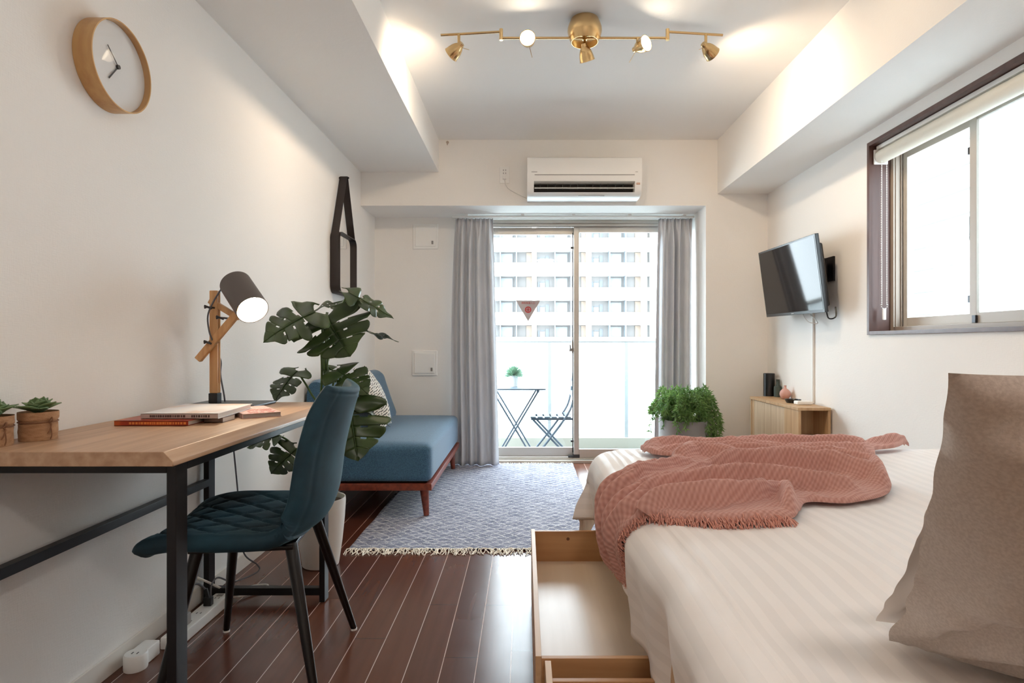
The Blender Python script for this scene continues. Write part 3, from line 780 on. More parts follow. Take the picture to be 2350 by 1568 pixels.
# ------------------------------------------------------------------ ceiling spot bar
SPOTS = []
def spot_bar():
    Yl = 2.655; cx = 0.269
    t = thing('ceiling_spotlight_bar', 'brass ceiling bar lamp with five swivelling spotlights', 'ceiling lamp', (cx, Yl, ZC))
    MB().lathe([(0.062, ZC-0.0005), (0.070, ZC-0.018), (0.0765, ZC-0.038), (0.0775, ZC-0.052), (0.073, ZC-0.072), (0.066, ZC-0.090), (0.060, ZC-0.102), (0.0585, ZC-0.102), (0.064, ZC-0.085), (0.03, ZC-0.075), (0.0, ZC-0.075)], (cx, Yl, 0), 48).build('canopy', M_BRASS, t)
    zb = 2.318
    m = MB(); m.tube([(-0.110, Yl, zb), (0.645, Yl, zb)], 0.0055, 12); m.build('bar', M_BRASS, t)
    MB().tube([(cx, Yl, ZC-0.075), (cx, Yl, zb-0.01)], 0.010, 14).build('stem', M_BRASS, t)
    for x in (-0.108, 0.643): MB().tube([(x, Yl, zb-0.01), (x, Yl, zb+0.040)], 0.0085, 14).build('joint', M_BRASS, t)
    za = zb+0.028
    for xa, xb in ((-0.108, -0.384), (0.643, 0.901)): MB().tube([(xa, Yl, za), (xb, Yl+0.028, za)], 0.0055, 12).build('bar', M_BRASS, t)
    M_LENS = emis('spot_lens', (1.0, 0.80, 0.55, 1), 14)
    M_LENS2 = emis('spot_lens_bright', (1.0, 0.86, 0.66, 1), 40)
    heads = [((-0.301, Yl+0.02, za), 0.058, (-0.72, 0.45, -0.45), M_LENS, (0.9, -0.1, -0.3), 0.05),
             ((0.016, Yl, zb), 0.022, (-0.10, -0.97, -0.08), M_LENS2, (0.25, 0.1, -1), 0.065),
             ((cx, Yl, zb), 0.048, (0.28, 0.48, -0.83), M_LENS, (0.1, -0.2, 0.1), 0.005),
             ((0.5075, Yl, zb), 0.045, (0.60, -0.80, 0.02), M_LENS2, (-0.5, 0.2, -0.85), 0.07),
             ((0.822, Yl+0.02, za), 0.058, (0.72, 0.45, -0.42), M_LENS, (-0.9, -0.1, -0.4), 0.035)]
    for p, drop, d, lm, pin, pl in heads:
        p = Vector(p); d = Vector(d).normalized(); q = p-Vector((0,0,drop))
        hd = MB().tube([p, q], 0.0065, 12).build('head_stem', M_BRASS, t)
        b0 = q+d*(-0.008)
        bell = MB().lathe([(0.0, -0.014), (0.012, -0.014), (0.014, -0.004), (0.0155, 0.0), (0.0225, 0.010), (0.0285, 0.024), (0.0325, 0.042), (0.034, 0.056), (0.036, 0.060), (0.033, 0.060), (0.030, 0.050), (0.0, 0.046)], b0, 30, d).build('spot_head', M_BRASS, t)
        MB().lathe([(0.030, 0.0545), (0.026, 0.058), (0.0, 0.060)], b0, 24, d, cap=False).build('lens', lm, bell)
        pn = Vector(pin).normalized()
        MB().tube([q, q+pn*pl], 0.0012, 6).build('aiming_pin', M_BRASS, t)
        L = bpy.data.lights.new('spot_light', 'SPOT'); L.energy = (17 if d.y < -0.5 else 19)*LAMP; L.color = (1.0, 0.78, 0.55)
        L.spot_size = math.radians(110 if d.y < -0.5 else 160); L.spot_blend = 1.0; L.shadow_soft_size = 0.025
        o = bpy.data.objects.new('spot_light', L); COL.objects.link(o)
        o.location = b0+d*0.067; o.rotation_euler = (d+Vector((0, 0, -0.35 if d.y < -0.5 else 0))).to_track_quat('-Z', 'Y').to_euler()
        SPOTS.append(o)
spot_bar()

def added_fill_light():  # unseen fixture added behind the camera as fill for the near bed
    t = thing('added_ceiling_fill', 'unseen round white ceiling light added behind the camera to brighten the near half of the room', 'ceiling lamp', (0.35, -0.75, ZC))
    MB().lathe([(0.17, ZC-0.0005), (0.17, ZC-0.02), (0.155, ZC-0.02), (0.155, ZC-0.008), (0, ZC-0.008)], (0.35, -0.75, 0), 48).build('base', M_WHITE, t)
    MB().lathe([(0.152, ZC-0.018), (0.148, ZC-0.04), (0.11, ZC-0.062), (0, ZC-0.07)], (0.35, -0.75, 0), 48, cap=False).build('diffuser', emis('diffuser_glow', (1.0, 0.93, 0.86, 1), 4), t)
    L = bpy.data.lights.new('added_ceiling_fill_glow', 'AREA'); L.shape = 'DISK'; L.size = 0.30; L.energy = 12; L.color = (1.0, 0.92, 0.85)
    o = bpy.data.objects.new('added_ceiling_fill_glow', L); COL.objects.link(o); o.location = (0.35, -0.75, ZC-0.075)
added_fill_light()

# ------------------------------------------------------------------ desk
DZ = 0.72
def desk():
    x0, x1, y0, y1 = XL+0.006, -0.724, 1.19, 2.20
    t = thing('desk', 'oak topped desk with black steel frame against the left wall', 'desk', (-0.95, 1.7, 0))
    th = 0.03
    m = MB()
    # top with a corner-cut (chamfered) front edge
    c = 0.018
    m.extrude([(x0, DZ-th), (x1+0.012, DZ-th), (x1+0.012, DZ-0.020), (x1-c+0.010, DZ), (x0, DZ)], y0, y1, 'y')
    m.build('desktop', M_OAK, t, bevel=0.0012, seg=1)
    zt = DZ-th
    # side frames: rectangles of flat tube at each end
    for ya, yb in ((y0+0.03, y0+0.072), (y1-0.075, y1-0.033)):
        for xa in (x0+0.012, x1-0.02):
            MB().box((xa, ya, 0.004), (xa+0.02, yb, zt)).build('leg', M_BLACK, t, bevel=0.0015)
        MB().box((x0+0.032, ya, zt-0.02), (x1-0.02, yb, zt)).build('top_rail', M_BLACK, t, bevel=0.0015)
    MB().box((x0+0.032, y1-0.068, 0.025), (x1-0.02, y1-0.042, 0.052)).build('foot_rail', M_BLACK, t, bevel=0.0015)
    MB().box((x0+0.032, y0+0.038, 0.025), (x1-0.02, y0+0.064, 0.052)).build('foot_rail', M_BLACK, t, bevel=0.0015)
    MB().box((x0+0.012, y0+0.07, 0.425), (x0+0.037, y1-0.075, 0.450)).build('back_rail', M_BLACK, t, bevel=0.0015)
    MB().box((x0+0.012, y0+0.07, zt-0.02), (x0+0.032, y1-0.075, zt)).build('top_rail', M_BLACK, t, bevel=0.0015)
    MB().box((x1-0.02, y0+0.072, zt-0.02), (x1, y1-0.075, zt)).build('top_rail', M_BLACK, t, bevel=0.0015)
desk()

def desk_lamp():
    Yl = 2.07
    bx = -1.06
    t = thing('desk_lamp', 'wooden arm desk lamp with grey cylinder shade at back of desk', 'lamp', (bx, Yl, DZ))
    MB().box((-1.165, 1.985, DZ), (-0.915, 2.165, DZ+0.010)).build('base', M_STEELD, t, bevel=0.004)
    px = -1.091
    MB().box((px-0.0155, Yl-0.0155, DZ+0.010), (px+0.0155, Yl+0.0155, DZ+0.045)).build('ferrule', M_STEELD, t, bevel=0.002)
    m = MB(); m.box((px-0.0145, Yl-0.012, DZ+0.045), (px+0.0145, Yl-0.003, 1.125)); m.box((px-0.0145, Yl+0.003, DZ+0.045), (px+0.0145, Yl+0.012, 1.125)); m.box((px-0.0145, Yl-0.003, DZ+0.045), (px+0.0145, Yl+0.003, 0.80))
    m.build('post', M_BEECH, t, bevel=0.003)
    a = P(455, 826, 2.045); b_ = P(556, 706, 2.03)
    ar = MB()
    d = (b_-a).normalized(); pr = Vector((0,1,0))
    ar.bar(a, b_, 0.024, 0.020, (0,1,0)); ar.build('lower_arm', M_BEECH, t, bevel=0.003)
    c = P(482, 690, 2.075); e = P(548, 730, 2.06)
    MB().bar(c, e, 0.020, 0.018, (0,1,0)).build('upper_arm', M_BEECH, t, bevel=0.003)
    s0 = P(540, 651, 2.075); s1 = P(580, 712, 1.985); ax = (s1-s0).normalized(); L = (s1-s0).length
    R = 0.0525
    MB().lathe([(0.0, 0.0), (R-0.004, 0.0), (R, 0.004), (R, L), (R-0.002, L), (R-0.002, 0.006), (0.0, 0.006)], s0, 56, ax).build('lamp_shade', pmat('shade_grey', lin(92, 84, 80), 0.5), t)
    MB().lathe([(R-0.0022, L-0.004), (R-0.0022, 0.0065), (0.0, 0.0065)], s0, 48, ax, cap=False).build('shade_lining', M_WHITE, t)
    bl = MB(); prof = [(0.030*math.sin(k*PI/12), L-0.052-0.030*math.cos(k*PI/12)) for k in range(13)]
    bl.lathe(prof, s0, 24, ax, cap=False); bl.build('bulb', emis('desk_bulb', (1.0, 0.87, 0.70, 1), 28), t)
    sk = MB(); sk.lathe([(0.014, 0.0065), (0.014, L-0.078)], s0, 16, ax); sk.build('socket', M_BLACKP, t)
    br = MB(); pv = P(552, 722, 2.04); br.bar(pv, s0+ax*L*0.62+Vector((-0.02,0,-0.03)), 0.016, 0.014, (0,1,0)); br.build('shade_bracket', M_BEECH, t, bevel=0.002)
    for p in (P(484, 786, 2.04), P(512, 730, 2.03), P(485, 706, 2.04)):
        w_ = MB(); w_.tube([p+Vector((0,-0.022,0)), p+Vector((0,0.03,0))], 0.0035, 10)
        w_.bar(p+Vector((-0.013,-0.021,0.005)), p+Vector((0.013,-0.021,-0.005)), 0.005, 0.007); w_.bar(p+Vector((-0.013,-0.021,-0.003)), p+Vector((0.0,-0.021,0.002)), 0.004, 0.006)
        w_.build('wing_nut', M_STEELD, t, bevel=0.001)
    cd = MB()
    cd.tube(catmull([s0+Vector((-0.03,0.0,0.02)), P(510, 660, 2.06), P(490, 692, 2.035), P(477, 725, 2.03), P(480, 760, 2.035), P(487, 780, 2.03), P(497, 806, 2.09), P(507, 830, 2.10), P(506, 860, 2.10), P(514, 905, 2.10), P(516, 922, 2.10)], 6), 0.0028, 8)
    cd.build('cord', M_CORDG, t)
    Ld = bpy.data.lights.new('desk_lamp_light', 'SPOT'); Ld.energy = 3.5*LAMP; Ld.color = (1.0, 0.78, 0.52); Ld.spot_size = math.radians(110); Ld.spot_blend = 0.6; Ld.shadow_soft_size = 0.03
    o = bpy.data.objects.new('desk_lamp_light', Ld); COL.objects.link(o); o.location = s0+ax*(L-0.012); o.rotation_euler = ax.to_track_quat('-Z', 'Y').to_euler()
    # the rest of the cord drops behind the desk to the power strip
    solo(MB().tube(catmull([P(534, 1000, 2.23), P(536, 1028, 2.25), P(541, 1080, 2.27), P(546, 1135, 2.28), P(549, 1200, 2.28), P(560, 1270, 2.28), P(590, 1296, 2.3), P(594, 1310, 2.28), P(560, 1328, 2.22), P(530, 1335, 2.14), P(500, 1326, 2.08), P(485, 1345, 2.05), P(484, 1378, 2.03)], 8), 0.003, 8).build('lamp_cord', M_CORDG),
         'thin grey cord hanging behind the desk and looping down onto the floor', 'cord')
desk_lamp()

# ------------------------------------------------------------------ books, magazines
def book(name, label, corners, z0, th, cover, pages, parts=None, spine='front', group=None):
    """corners: four plan points (near-left, near-right, far-right, far-left); spine faces the near side"""
    c = [Vector((p[0], p[1], 0)) for p in corners]
    ctr = sum(c, Vector())/4
    t = thing(name, label, 'book', (ctr.x, ctr.y, z0), group=group)
    def lay(sh, za, zb):
        q = [p+(ctr-p)*sh for p in c]
        vs = [(p.x, p.y, za) for p in q]+[(p.x, p.y, zb) for p in q]
        return vs, [(3,2,1,0),(4,5,6,7),(0,1,5,4),(1,2,6,5),(2,3,7,6),(3,0,4,7)]
    m = MB()
    m.add(*lay(0, z0, z0+0.0012)); m.add(*lay(0, z0+th-0.0012, z0+th))
    s0, s1 = c[0], c[1]
    if spine == 'front': a, b_ = c[0], c[1]; inn = (c[3]-c[0]).normalized()
    else: a, b_ = c[3], c[0]; inn = (c[1]-c[0]).normalized()
    vs = [(a.x, a.y, z0), (b_.x, b_.y, z0), ((b_+inn*0.002).x, (b_+inn*0.002).y, z0), ((a+inn*0.002).x, (a+inn*0.002).y, z0)]
    vs = vs+[(v[0], v[1], z0+th) for v in vs]
    m.add(vs, [(3,2,1,0),(4,5,6,7),(0,1,5,4),(1,2,6,5),(2,3,7,6),(3,0,4,7)])
    m.build('cover', cover, t, smooth=False)
    m = MB(); m.add(*lay(0.03, z0+0.0012, z0+th-0.0012)); m.build('pages', pages, t, smooth=False)
    return t
M_PAGES = pmat('book_pages', lin(214, 206, 198), 0.8, bump=(3, 0.4, (1,1,400)))
M_PAGESG = pmat('book_pages_grey', lin(176, 166, 158), 0.8, bump=(3, 0.4, (1,1,400)))
def covermat(name, cols, scale, rough=0.35):
    m, n, b = new_mat(name)
    tcn = n.nodes.new('ShaderNodeTexCoord'); mp = n.nodes.new('ShaderNodeMapping'); mp.inputs['Scale'].default_value = scale
    v = n.nodes.new('ShaderNodeTexNoise'); v.inputs['Scale'].default_value = 1; v.inputs['Detail'].default_value = 4
    r = n.nodes.new('ShaderNodeValToRGB'); r.color_ramp.elements[0].color = cols[0]; r.color_ramp.elements[1].color = cols[-1]
    r.color_ramp.elements[0].position = 0.35; r.color_ramp.elements[1].position = 0.65
    for i, c in enumerate(cols[1:-1]):
        e = r.color_ramp.elements.new(0.35+0.3*(i+1)/(len(cols)-1)); e.color = c
    n.links.new(tcn.outputs['Object'], mp.inputs['Vector']); n.links.new(mp.outputs[0], v.inputs['Vector']); n.links.new(v.outputs['Fac'], r.inputs['Fac'])
    n.links.new(r.outputs['Color'], b.inputs['Base Color']); b.inputs['Roughness'].default_value = rough
    return m
M_COVR = covermat('orange_cover', [lin(150, 46, 26), lin(168, 58, 30), lin(196, 96, 38)], (12, 6, 1))
M_COVW = covermat('pale_cover', [lin(244, 242, 242), lin(238, 236, 238), lin(222, 190, 172)], (9, 5, 4))
M_COVB = covermat('brown_cover', [lin(96, 74, 66), lin(150, 130, 120)], (30, 8, 3))
M_COVT = covermat('red_text_cover', [lin(228, 214, 208), lin(214, 150, 138)], (60, 160, 4))
zt = DZ+0.0003
t = book('book', 'orange-red paperback lying nearest on the desk', [(-1.092, 1.563), (-0.896, 1.563), (-0.90, 1.70), (-1.096, 1.70)], zt, 0.0135, M_COVR, M_PAGES)
text('■ ORANGE TABLE', 0.0085, (-1.086, 1.5624, zt+0.0066), (PI/2, 0, 0), pmat('gold_ink', lin(226, 160, 70), 0.5), t, align='LEFT') if False else None
m = MB()
rnd = random.Random(5); x = -1.052
while x < -0.905:
    w_ = rnd.uniform(0.0025, 0.007); m.box((x, 1.5624, zt+0.004), (x+w_, 1.5630, zt+0.0098)); x += w_+rnd.uniform(0.0015, 0.003)
m.build('spine_lettering', pmat('gold_ink', lin(220, 132, 60), 0.5), t, smooth=False)
t = book('book', 'small dark notebook under the right side of pale cookbook', [(-0.889, 1.63), (-0.838, 1.63), (-0.838, 1.70), (-0.889, 1.70)], zt, 0.013, M_COVB, M_PAGES)
t = book('book', 'pale glossy cookbook lying on top of the orange-red paperback', [(-1.045, 1.600), (-0.835, 1.600), (-0.863, 1.86), (-1.073, 1.86)], zt+0.0138, 0.0145, M_COVW, M_PAGES)
m = MB(); x = -1.02
while x < -0.86:
    w_ = rnd.uniform(0.003, 0.006)
    m.box((x, 1.5985, zt+0.018), (x+w_, 1.601, zt+0.0245)); x += w_+rnd.uniform(0.001, 0.003)+(0.014 if abs(x+0.93) < 0.004 else 0)
m.build('spine_lettering', pmat('brown_ink', lin(84, 66, 60), 0.5), t, smooth=False)
m = MB(); m.box((-1.0452, 1.5993, zt+0.0150), (-0.8348, 1.6003, zt+0.0272)); m.build('spine', pmat('spine_taupe', lin(186, 168, 160), 0.4), t, smooth=False)
t = book('book', 'thick red lettered magazine lying right of the pale cookbook', [(-0.822, 1.71), (-0.735, 1.775), (-0.865, 1.95), (-0.952, 1.885)], zt, 0.0132, M_COVT, M_PAGESG, spine='left')
m = MB()
for r_ in range(5):
    for k in range(9):
        if rnd.random() < 0.8:
            o_ = Vector((-0.812, 1.735, 0))+Vector((0.0085*k*0.82, 0.0085*k*0.57, 0))+Vector((-0.022*r_*0.57, 0.022*r_*0.82, 0))
            m.box((o_.x, o_.y, zt+0.0133), (o_.x+0.005, o_.y+0.013*rnd.uniform(0.6, 1), zt+0.0137))
m.build('cover_lettering', pmat('cover_red', lin(206, 92, 76), 0.5), t, smooth=False)

# ------------------------------------------------------------------ succulents
M_BURLAP = pmat('burlap', lin(184, 144, 108), 0.9, bump=(700, 0.6, (1,1,1)), var=(lin(160, 118, 84), 60, (1,1,3)))
M_TWINE = pmat('twine', lin(132, 92, 66), 0.9, bump=(300, 0.5, (1,1,1)))
def succulent(cx, cy, r, h, label, seed):
    t = thing('succulent', label, 'plant', (cx, cy, DZ), group='burlap potted succulents')
    rnd = random.Random(seed)
    def f(u, v):
        a = 2*PI*u; z = h*v
        rr = r*(1.0+0.012*math.sin(3*a+seed)+0.02*v)-(0.002 if abs(v-0.64) < 0.03 else 0)+0.0012*nz3(math.cos(a)*3, math.sin(a)*3, v*5+seed)
        if v > 0.72: rr += 0.0012
        return (cx+rr*math.cos(a), cy+rr*math.sin(a), DZ+0.0004+z)
    m = MB().grid(f, 48, 24, closeu=True)
    k = len(m.v)
    m.f.append(tuple(reversed(range(48))))
    m.build('pot', M_BURLAP, t)
    MB().lathe([(r*0.98, h-0.006), (0, h-0.004)], (cx, cy, DZ), 24, cap=False).build('soil', M_SOIL, t)
    tw = MB(); tw.tube([(cx+(r+0.001)*math.cos(a), cy+(r+0.001)*math.sin(a), DZ+h*0.65) for a in [2*PI*q/40 for q in range(40)]], 0.0014, 6, closed=True)
    bx = cx+r*math.cos(-0.35)+0.002; by = cy+r*math.sin(-0.35)
    for s_, ln in ((1, 0.030), (-1, 0.046)):
        tw.tube(catmull([(bx-0.004, by, DZ+h*0.65), (bx+0.003+0.003*s_, by-0.002*s_, DZ+h*0.6), (bx+0.003, by-0.003*s_, DZ+h*0.65-ln*0.6), (bx-0.001, by-0.004*s_, DZ+h*0.65-ln*0.85)], 5), 0.0013, 6)
    tw.tube(catmull([(bx-0.002, by, DZ+h*0.65), (bx+0.006, by, DZ+h*0.82), (bx+0.009, by-0.003, DZ+h*0.7), (bx+0.001, by, DZ+h*0.64)], 5), 0.0013, 6)
    tw.build('twine', M_TWINE, t)
    lf = MB()
    for ringi, (n, L, e, wd) in enumerate(((7, 0.050, 0.50, 0.017), (6, 0.044, 0.80, 0.017), (5, 0.038, 1.10, 0.016), (4, 0.032, 1.35, 0.014))):
        for k in range(n):
            a = 2*PI*(k+0.5*(ringi % 2)+rnd.uniform(-0.12, 0.12))/n; ee = e+rnd.uniform(-0.12, 0.12); LL = L*rnd.uniform(0.85, 1.12)
            d = Vector((math.cos(a), math.sin(a), 0)); sd = Vector((-math.sin(a), math.cos(a), 0))
            c0 = Vector((cx, cy, DZ+h-0.003))
            def g(u, v, d=d, sd=sd, c0=c0, LL=LL, ee=ee, wd=wd):
                x = LL*v; w_ = wd*(math.sin(PI*min(1, 0.18+v*0.82))**0.7)*(1 if v < 0.6 else 1-((v-0.6)/0.4)**2*0.9)
                up = x*math.sin(ee)-0.25*x*x/LL*math.cos(ee)*0.3
                s_ = (u-0.5)*2
                return c0+d*(x*math.cos(ee))+Vector((0,0,up+0.35*w_*s_*s_))+sd*w_*s_
            lf.grid(g, 6, 9)
    lf.build('rosette', M_SUCC, t, solid=0.0022, angle=80)
succulent(-1.113, 1.345, 0.0355, 0.064, 'burlap potted succulent fully in view near the left end of desk', 1)
succulent(-1.140, 1.258, 0.0355, 0.064, 'burlap potted succulent cut off by the left edge of the picture', 2)

# ------------------------------------------------------------------ desk chair
M_VELV, nn, bb_ = new_mat('teal_velvet')
bb_.inputs['Base Color'].default_value = lin(24, 62, 78); bb_.inputs['Roughness'].default_value = 0.75
bb_.inputs['Sheen Weight'].default_value = 0.2; bb_.inputs['Sheen Roughness'].default_value = 0.3; bb_.inputs['Sheen Tint'].default_value = lin(90, 160, 180)
tcx = nn.nodes.new('ShaderNodeTexCoord'); tx = nn.nodes.new('ShaderNodeTexNoise'); tx.inputs['Scale'].default_value = 7; tx.inputs['Detail'].default_value = 5
rx = nn.nodes.new('ShaderNodeValToRGB'); rx.color_ramp.elements[0].color = lin(7, 33, 45); rx.color_ramp.elements[1].color = lin(26, 68, 84); rx.color_ramp.elements[0].position = .3; rx.color_ramp.elements[1].position = .75
nn.links.new(tcx.outputs['Object'], tx.inputs['Vector']); nn.links.new(tx.outputs['Fac'], rx.inputs['Fac']); nn.links.new(rx.outputs['Color'], bb_.inputs['Base Color'])
M_LEGB = pmat('chair_leg_black', lin(12, 11, 12), 0.3, spec=0.5)
def desk_chair():
    ctr = Vector((-0.762, 1.665, 0))
    ang = math.atan2(-0.12, -0.99)
    M = Matrix.Translation(ctr) @ Matrix.Rotation(ang, 4, 'Z')
    t = thing('desk_chair', 'teal velvet desk chair with quilted seat and black tapered legs', 'chair', ctr)
    prof = catmull([(0.205, 0, 0.408), (0.188, 0, 0.426), (0.12, 0, 0.438), (0.0, 0, 0.434), (-0.11, 0, 0.430), (-0.175, 0, 0.452), (-0.208, 0, 0.52), (-0.226, 0, 0.64), (-0.252, 0, 0.75), (-0.272, 0, 0.815)], 12)
    wid = catmull([(0.19, 0, 0), (0.212, 0, 0), (0.230, 0, 0), (0.238, 0, 0), (0.232, 0, 0), (0.228, 0, 0), (0.222, 0, 0), (0.210, 0, 0), (0.190, 0, 0), (0.150, 0, 0)], 12)
    n = len(prof)-1
    def S(u, v):
        k = v*n; i = min(int(k), n-1); f = k-i
        p = prof[i]*(1-f)+prof[i+1]*f; W_ = wid[i].x*(1-f)+wid[i+1].x*f
        s_ = (u-0.5)*2
        tan = (prof[min(i+1, n)]-prof[max(i-1, 0)]).normalized()
        nr = Vector((-tan.z, 0, tan.x)); nr = -nr if nr.z < -0.2 or nr.x < -0.3 else nr   # inner side (up / forward)
        curl = 0.014+0.045*smoothstep(0.42, 0.62, v)+0.012*math.exp(-((v-0.5)/0.1)**2)
        if v > 0.85: curl *= 1-0.25*smoothstep(0.85, 1, v)
        return p+Vector((0, W_*s_, 0))+nr*curl*s_*s_, nr
    def quilt(u, v):
        a = (u*5+v*8.5); b_ = (u*5-v*8.5)
        da = abs(a-round(a)); db = abs(b_-round(b_)); d = min(da, db)
        fd = smoothstep(0.03, 0.12, min(u, 1-u))*smoothstep(0.03, 0.1, v)
        return fd*(-0.0075*math.exp(-(d/0.07)**2)+0.0012*math.cos(2*PI*a)*math.cos(2*PI*b_))
    def shell(v0, v1, th0, q, name, seam=True, nv=70):
        m = MB(M)
        nu = 64
        def rnd_(u, v):
            # thickness falls to zero-ish at rim for a soft edge
            e = min(u, 1-u)*2; e2 = 1.0
            if name == 'seat': e2 = min(1, (v)/0.05) if v < 0.05 else 1
            else: e2 = min(1, (1-v)/0.04)
            k = min(1, e/0.12)
            return (max(0.0, 1-(1-k)**2))**0.5*(max(0.0, 1-(1-e2)**2))**0.5
        def top(u, v_):
            v = v0+(v1-v0)*v_; p, nr = S(u, v); th = th0*(0.35+0.65*rnd_(u, v))
            return p+nr*(th*0.5+(quilt(u, v) if q else 0))
        def bot(u, v_):
            v = v0+(v1-v0)*v_; p, nr = S(u, v); th = th0*(0.35+0.65*rnd_(u, v))
            s_ = abs((u-0.5)*2)
            sm = -0.0025*math.exp(-((s_-0.80)/0.02)**2) if name == 'backrest' else 0
            if name == 'backrest' and v > 0.9: sm += -0.0025*math.exp(-((v-0.965)/0.005)**2)
            return p-nr*(th*0.5+sm)
        m.grid(top, nu, nv); k = len(m.v); m.grid(bot, nu, nv)
        W_ = nu+1
        for j in range(nv):
            for i in (0, nu):
                a = j*W_+i; b_ = (j+1)*W_+i; m.f.append((a, b_, k+b_, k+a))
        for j in (0, nv):
            for i in range(nu):
                a = j*W_+i; b_ = a+1; m.f.append((a, b_, k+b_, k+a))
        return m.build(name, M_VELV, t, angle=75)
    shell(0.0, 0.50, 0.046, True, 'seat', nv=110)
    shell(0.46, 1.0, 0.032, False, 'backrest', nv=80)
    Mi = M.inverted()
    for lx, ly, fx, fy in ((0.10, -0.13, -0.973, 1.917), (-0.13, -0.13, -0.562, 1.930), (-0.13, 0.13, -0.508, 1.45), (0.10, 0.13, -0.918, 1.44)):
        tp = M @ Vector((lx, ly, 0.412)); ft = Vector((fx, fy, 0.006))
        lg = MB().tube([tp, tp*0.5+ft*0.5, ft], [0.0165, 0.0135, 0.0095], 18).build('leg', M_LEGB, t)
        tip = MB().tube([ft, ft-Vector((0,0,0.006))], 0.0105, 14).build('foot_tip', M_WHITE, t)
    m = MB(M); m.box((-0.14, -0.15, 0.400), (0.12, 0.15, 0.412)); m.build('under_frame', M_LEGB, t, bevel=0.003)
desk_chair()

# ------------------------------------------------------------------ power strips
def power_strip():
    x0, x1, ya, yb = -1.118, -1.062, 1.80, 2.125
    t = thing('power_strip', 'long white power strip lying on the floor under the desk', 'power strip', (-1.09, 1.96, 0))
    MB().box((x0, ya, 0.0005), (x1, yb, 0.038)).build('body', M_WHITE, t, bevel=0.005)
    s_ = MB()
    for k in range(5):
        y = ya+0.045+k*0.058
        s_.box((-1.098, y, 0.0378), (-1.0955, y+0.010, 0.0384)); s_.box((-1.085, y, 0.0378), (-1.0825, y+0.010, 0.0384))
    s_.build('socket', M_STEELD, t)
    MB().box((-1.10, 2.095, 0.038), (-1.08, 2.110, 0.041)).build('switch', M_GREYP, t, bevel=0.001)
    pl = MB(); pl.box((-1.103, 2.015, 0.038), (-1.077, 2.035, 0.066)); pl.bar((-1.09, 2.025, 0.06), (-1.10, 2.025, 0.095), 0.012, 0.010)
    solo(pl.build('plug', M_BLACKP, bevel=0.002), 'black plug standing in the long white power strip', 'plug')
    pl = MB(); pl.box((-1.103, 1.875, 0.038), (-1.077, 1.90, 0.075))
    solo(pl.build('plug', M_GREYP, bevel=0.004), 'grey plug in the power strip, just behind the near desk leg', 'plug')
    c = MB(); c.tube(catmull([(-1.10, 2.025, 0.093), (-1.115, 1.99, 0.125), (-1.13, 1.93, 0.11), (-1.115, 1.885, 0.085), (-1.095, 1.886, 0.07)], 8), 0.0035, 8)
    solo(c.build('cable', M_CORDG), 'short grey cable arching over the power strip', 'cord')
    c = MB(); c.tube(catmull([(-1.082, yb+0.004, 0.02), (-1.06, 2.15, 0.012), (-1.02, 2.19, 0.006), (-0.985, 2.235, 0.006), (-1.0, 2.275, 0.006), (-1.05, 2.26, 0.006), (-1.085, 2.20, 0.008), (-1.105, 2.145, 0.045), (-1.125, 2.09, 0.09), (-1.164, 2.07, 0.12)], 8), 0.004, 8)
    solo(c.build('cable', M_CLIN), 'thick white cable looping on the floor past the power strip', 'cord')
    o = MB().box((XL+0.001, 1.965, 0.09), (XL+0.012, 2.09, 0.155)).build('wall_outlet', M_WHITE, bevel=0.002)
    solo(o, 'white wall outlet plate low on the left wall under the desk', 'outlet')
    t2 = thing('power_adapter', 'small rounded white extension socket on the floor near the baseboard', 'power strip', (-1.135, 1.72, 0))
    MB().lathe([(0.030, 0.0005), (0.031, 0.004), (0.031, 0.042), (0.028, 0.046), (0, 0.046)], (-1.125, 1.70, 0), 32).build('body', M_WHITE, t2)
    MB().box((-1.150, 1.71, 0.0005), (-1.104, 1.78, 0.044)).build('arm', M_WHITE, t2, bevel=0.004)
    s_ = MB(); s_.box((-1.134, 1.692, 0.046), (-1.131, 1.702, 0.0465)); s_.box((-1.119, 1.692, 0.046), (-1.116, 1.702, 0.0465)); s_.build('socket', M_STEELD, t2)
power_strip()

# ------------------------------------------------------------------ sofa
def fabric(name, c1, c2, sc=260):
    m, n, b = new_mat(name)
    tcn = n.nodes.new('ShaderNodeTexCoord'); t_ = n.nodes.new('ShaderNodeTexNoise'); t_.inputs['Scale'].default_value = sc; t_.inputs['Detail'].default_value = 2
    r = n.nodes.new('ShaderNodeValToRGB'); r.color_ramp.elements[0].color = c1; r.color_ramp.elements[1].color = c2
    r.color_ramp.elements[0].position = 0.35; r.color_ramp.elements[1].position = 0.65
    n.links.new(tcn.outputs['Object'], t_.inputs['Vector']); n.links.new(t_.outputs['Fac'], r.inputs['Fac']); n.links.new(r.outputs['Color'], b.inputs['Base Color'])
    bp = n.nodes.new('ShaderNodeBump'); bp.inputs['Strength'].default_value = 0.3; bp.inputs['Distance'].default_value = 0.001
    n.links.new(t_.outputs['Fac'], bp.inputs['Height']); n.links.new(bp.outputs[0], b.inputs['Normal'])
    b.inputs['Roughness'].default_value = 0.85; b.inputs['Sheen Weight'].default_value = 0.25
    return m
M_SOFA = fabric('blue_sofa_fabric', lin(44, 80, 108), lin(76, 116, 144))
